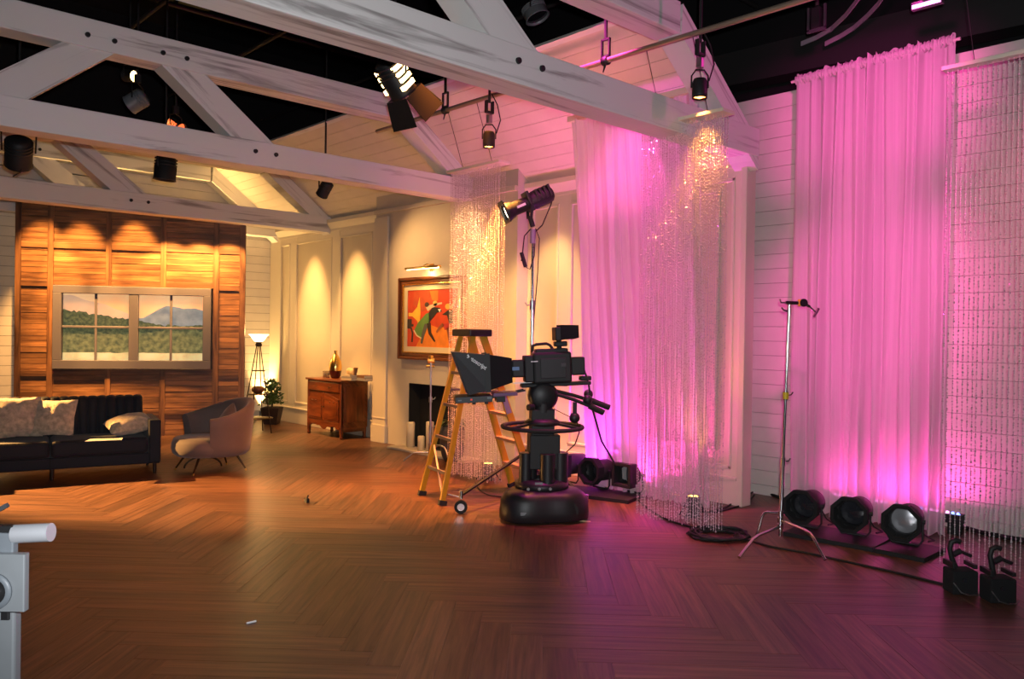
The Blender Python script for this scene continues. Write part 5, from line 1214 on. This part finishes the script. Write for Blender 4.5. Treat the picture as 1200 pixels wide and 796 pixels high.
MB(CC).b2(cp(533,462,.1905), cp(537,463.5,.192)).build('button', 'mgrey', pr_); MB(CC).b2(cp(566,460,.1905), cp(571,462.5,.192)).build('button', 'mgrey', pr_)
MB(CC).b2(cp(574,457,.12), cp(602,461,-.12)).build('rail_plate', mat('violet_plate', (.16,.05,.16), .4), pr_, bevel=.003)  # plate in one even violet tone
MB(CC).beam(cp(545,467,.06), cp(612,456,.06), .015, .015).build('support_rod', 'black', pr_); MB(CC).beam(cp(545,467,-.06), cp(612,456,-.06), .015, .015).build('support_rod', 'black', pr_)
for px in (552,566): MB(CC).b2(cp(px-2,465,.075), cp(px+2,469.5,.045)).build('rod_clamp', 'black', pr_)
MB(CC).b2(cp(578,461,.08), cp(588,468,-.08)).build('mount_block', 'black', pr_)
n_ = ((cp(567,413,W1)-cp(529,408,W0)).cross(cp(545,457,W0)-cp(529,408,W0))).normalized()
ctx = CC @ (cp(556,420.5,W0-.029)+V((0,.012,0)))
ang = math.atan2(czz(427)-czz(414), cxx(548)-cxx(565))
ex = -(CC.to_3x3() @ V((1,0,0))); ey = V((0,0,1)); ez = ex.cross(ey)
B3 = MX((ex,ey,ez)).transposed().to_4x4(); TT = MX.Translation(ctx) @ B3 @ MX.Rotation(R(-6.5),4,'Y') @ MX.Rotation(R(-35),4,'Z')
lettering('autoscript', .050, TT, 'white', pr_)
TT2 = MX.Translation(CC @ (cp(546.3,413.4,W0-.012)+V((0,.010,0)))) @ B3 @ MX.Rotation(R(-6.5),4,'Y')
MB(TT2).add([(-.012,.012,0),(.0,.02,0),(.012,-.004,0),(.0,-.014,0),(-.016,-.010,0),(.0,-.002,0)], [(0,1,5),(1,2,5),(2,3,5),(3,4,5)]).build('arrow_mark', 'white', pr_)
# ================================================================== planter by the hearth
Pq = fl(530,541); Pq = Pq+V((0,0,0)); ph2 = hz(530,500,Pq); T = MX.Translation(Pq)
pq = thing('leafy_planter', 'tall rounded slate planter with broad leaves behind the ladder', 'planter', Pq)
MB(T).lathe([(.001,0),(.10,0),(.14,.08),(.165,.2),(.165,ph2-.06),(.15,ph2),(.135,ph2),(.13,ph2-.05)], n=28).build('planter_body', 'slate', pq)
MB(T).lathe([(.001,ph2-.045),(.132,ph2-.045)], n=20).build('soil', 'soil', pq)
for i in range(11):
    a = i*2.4; L_ = random.uniform(.16,.26); d = V((math.cos(a),math.sin(a),0)); s_ = V((-d.y,d.x,0)); b0 = Pq+V((0,0,ph2-.04)); hgt = random.uniform(.05,.16)
    pts = [b0, b0+d*L_*.35+V((0,0,hgt)), b0+d*L_*.7+V((0,0,hgt*1.1)), b0+d*L_+V((0,0,hgt*.6))]; wd = [.006,.045,.04,.002]
    vs = []; [vs.extend([p+s_*w_, p+V((0,0,-.008)), p-s_*w_]) for p, w_ in zip(pts, wd)]
    MB().add(vs, [(3*k+j, 3*k+j+1, 3*k+4+j, 3*k+3+j) for k in range(3) for j in (0,1)], None, True).build('leaf', 'greenleaf', pq)
# ================================================================== cables and floor clutter
def cable(pts, lab, r=.009, z=.009, name='floor_cable', n=6):
    c = [fl(px,py,z) for px, py in pts]; out = []
    for i in range(len(c)-1):
        p0, p1, p2, p3 = c[max(i-1,0)], c[i], c[i+1], c[min(i+2,len(c)-1)]
        for k in range(n):
            t = k/n; out.append(.5*((2*p1)+(-p0+p2)*t+(2*p0-5*p1+4*p2-p3)*t*t+(-p0+3*p1-3*p2+p3)*t**3))
    out.append(c[-1]); return tag(MB().tube(out, r, 6).build(name, 'cable'), lab, 'cable')
cable([(740,578),(752,590),(768,602),(790,612),(812,618),(826,622)], 'black cable curving under the bead curtain towards the coil')
cable([(860,629),(880,634),(905,641),(945,648),(1000,660),(1050,671),(1090,681),(1112,686)], 'black cable running along the floor below the par can boards')
cable([(800,562),(820,570),(845,576),(868,577),(884,574),(905,580),(930,590)], 'bundle of black cable lying along the wall base', .016, .016)
cable([(820,600),(842,598),(862,588),(872,582),(882,577)], 'loose black cable loop between coil and wall', .009)
cable([(822,597),(836,601),(856,596),(874,590),(884,580)], 'second loose black cable loop behind the coil', .008)
cable([(1129,618),(1150,624),(1175,629),(1205,634)], 'thick black cable along the boarded wall base', .022, .022)
cable([(557,566),(562,574),(572,580),(590,583),(600,584)], 'thin cable from the floor lamp under the rolling stand', .007, .007)
co = MB(); cc = fl(842,629)
pts = []
for i in range(180):
    a = i*.33; r = .20+.045*math.sin(i*.71)+.02*math.sin(i*1.9); pts.append(cc+RH*(r*1.0*math.cos(a))+FH*(r*.95*math.sin(a))+V((0,0,.012+.045*(.5+.5*math.sin(i*.37))*(i/180))))
co.tube(pts, .010, 6); tag(co.build('coiled_cable', 'cable'), 'coil of black cable lying on the floor before the bead curtain', 'cable')
for (a, b, m_, nm, lab) in (((289,730.5),(300,728),'white','white_stick','short white stick lying on the dark floor planks'), ((655,608.5),(692,611.5),'shell','pale_stick','thin pale stick on the floor beside the pedestal base')):
    tag(MB().cyl(fl(*a,.006), fl(*b,.006), .006, n=6).build(nm, m_), lab, 'stick')
q = fl(359.5,589); tag(MB(MX.Translation(q)).box((0,0,.02), (.03,.05,.04)).cyl((0,0,.04),(.02,.01,.065),.008,n=6).build('black_chock', 'rubber'), 'small black object lying alone on the orange floor', 'object')
# battery boxes with clamps
def clampbox(px, py, w_, lab, lean):
    P = fl(px,py); t = thing('clamp_weight', lab, 'weight', P, 'clamped weights'); T = frame(P, xdir=RH); h = .24
    MB(T).b2((-w_/2,-.07,0),(w_/2,.07,h*.66)).build('box_body', 'softblack', t, bevel=.012)
    MB(T).b2((-w_/2,-.065,h*.72),(-w_/2+.025,.065,h*.88)).build('grip_post', 'black', t, bevel=.004); MB(T).b2((w_/2-.03,-.065,h*.72),(w_/2-.005,.065,h*.84)).build('grip_post', 'black', t, bevel=.004)
    MB(T).tube([(-.03,0,h*.7),(-.04+lean,0,h*.95),(-.055+lean,0,h*1.22),(-.045+lean,0,h*1.40),(-.015+lean,0,h*1.46),(.015+lean,0,h*1.42)], .017, 8).build('clamp_jaw', 'black', t)
    MB(T).cyl((-.03+lean,0,h*1.05),(.02+lean,0,h*1.16),.02,n=10).build('clamp_pivot', 'black', t); MB(T).cyl((.01+lean,0,h*1.15),(.09+lean,0,h*1.02),.012,n=8).build('clamp_handle', 'black', t)
    MB(T).cyl((-.01,-.072,h*.42),(-.01,-.078,h*.42),.016,n=14).build('round_cap', 'lensglass', t)
    MB(T).tube([(-w_/2,-.075,h*.35),(-w_/4,-.09,h*.1),(0,-.11,.012),(w_/2-.02,-.10,.012),(w_/2,-.09,.03)], .004, 6).build('safety_wire', 'steel', t)
clampbox(1125, 694, .17, 'black weight box with an open clamp arm under the bead curtain edge', -.02)
clampbox(1169, 704, .17, 'black weight box with an upright clamp beside the one with the open arm', .0)
# ================================================================== grey equipment post in the foreground
GD = 1.85; GP = EYE+FW*GD; GP = V((GP.x,GP.y,0))
def gp(px, py, d=0.): return onv(px, py, GP)+FH*d
b0 = gp(2,790); gb = V((b0.x,b0.y,0))
gs = thing('equipment_stand', 'grey metal equipment stand with chrome knob and round socket plate', 'stand', gb)
def gbox(n, m, px0, px1, py0, py1, d0, d1, p=None, bev=.003):
    a, b, c_ = gp(px0,py0), gp(px1,py0), gp(px0,py1); x = RH; L = (b-a).dot(RH); Hh_ = a.z-c_.z
    mb = MB(); o = V((a.x,a.y,c_.z))+FH*d0; y = FH
    mb.prism([(0,0),(L,0),(L,d1-d0),(0,d1-d0)], o, x, y, Hh_); return mb.build(n, m, p or gs, bevel=bev)
pz = gp(5,715).z; a = gp(-22,720); b = gp(17,720)
mb = MB(); mb.prism([(0,0),((b-a).dot(RH),0),((b-a).dot(RH),.03),(0,.03)], V((a.x,a.y,.03)), RH, FH, pz-.03); mb.build('post', 'lgrey', gs, bevel=.006)
MB(frame(V((gb.x,gb.y,0))+FH*.04, xdir=RH)).b2((-.22,-.2,0),(.18,.2,.03)).build('foot_plate', 'mgrey', gs, bevel=.006)
pl_ = gbox('socket_plate', 'lgrey', -40, 38, 645, 711, -.03, -.01)
cq = gp(3,688)-FH*.032
MB().lathe([(.030,0),(.042,0),(.042,.006),(.030,.006)], cq, aim((0,0,0), -FH).to_3x3() @ RY90, 24).build('socket_rim', 'mgrey', pl_)
MB().lathe([(.001,.001),(.030,.001)], cq, aim((0,0,0), -FH).to_3x3() @ RY90, 24).build('socket_hole', 'black', pl_)
MB().ball(gp(6,690)-FH*.036, .009, 10, 8).build('socket_bolt', 'chrome', pl_)
gbox('head_block', 'mgrey', -40, 19, 622, 652, -.012, .01); gbox('head_pad', 'black', -40, 18, 615, 623, -.012, .01)
MB().cyl(gp(17,626), gp(60,624), .021, n=24).build('chrome_knob', mat('satin_chrome', (.62,.64,.68), .42, metal=.55), gs, bevel=.003)
MB().beam(gp(-30,613), gp(9,592), .010, .010).build('lever', 'dgrey', gs)
gbox('dark_notch', 'black', 2, 12, 712, 726, -.005, .02)
# ================================================================== room lights and added fills that have no fixture in view
lamp('sofa_backlight', 'SPOT', (-1.0,13.7,3.45), 22000, WARM, (2.7,8.75,0), angle=23, blend=.7, rad=.05)
lamp('cabinet_key', 'SPOT', (3.3,11.3,5.2), 2200, (1,.46,.12), (6.6,11.0,.6), angle=24, blend=.6, rad=.06)
lamp('niche_wash', 'SPOT', (6.35,6.75,3.75), 260, (1,.58,.20), (XW,7.1,1.7), angle=50, blend=.8, rad=.04)
for zz_ in (3.9, 2.1): lamp('curtain_front_wash', 'SPOT', (3.6,1.5,3.6), 1250, MAG, (CRX,3.2,zz_), angle=31, blend=.9, rad=.1)
lamp('bead_wall_wash', 'SPOT', (3.6,.4,3.7), 420, (1,.12,.30), (XS,1.4,2.4), angle=44, blend=.9, rad=.1)
lamp('magenta_top_wash', 'SPOT', (5.2,5.0,5.2), 1200, (1,.07,.50), (CLX,5.2,1.6), angle=56, blend=.8, rad=.1)
lamp('roof_warm_fill', 'SPOT', (4.9,5.6,3.0), 75, (1,.22,.26), (6.4,6.0,4.2), angle=95, blend=.9, rad=.1)  # added fill that tints the sloping ceiling a warm salmon
lamp('warm_floor_fill', 'SPOT', (5.0,6.2,5.5), 2500, (1,.26,.045), (5.0,7.8,0), angle=46, blend=.9, rad=.1)  # added overhead fill that puts orange on the middle floor
gw = V((5.8,13.9,0)); t = thing('floor_wash_light', 'added unseen wash light on the floor behind the wood flat', 'wash light', gw)  # fixture and spot added out of view to brighten the upper gable
MB().b2(gw+V((-.14,-.06,0)), gw+V((.14,.06,.11))).build('housing', 'black', t, bevel=.01)
MB().b2(gw+V((-.12,-.045,.108)), gw+V((.12,.045,.116))).build('lamp_face', 'lampglow', t)
lamp('added_gable_wash', 'SPOT', gw+V((0,0,.14)), 2200, (1,.58,.18), (4.9,YG,4.2), angle=60, blend=.8, rad=.05)
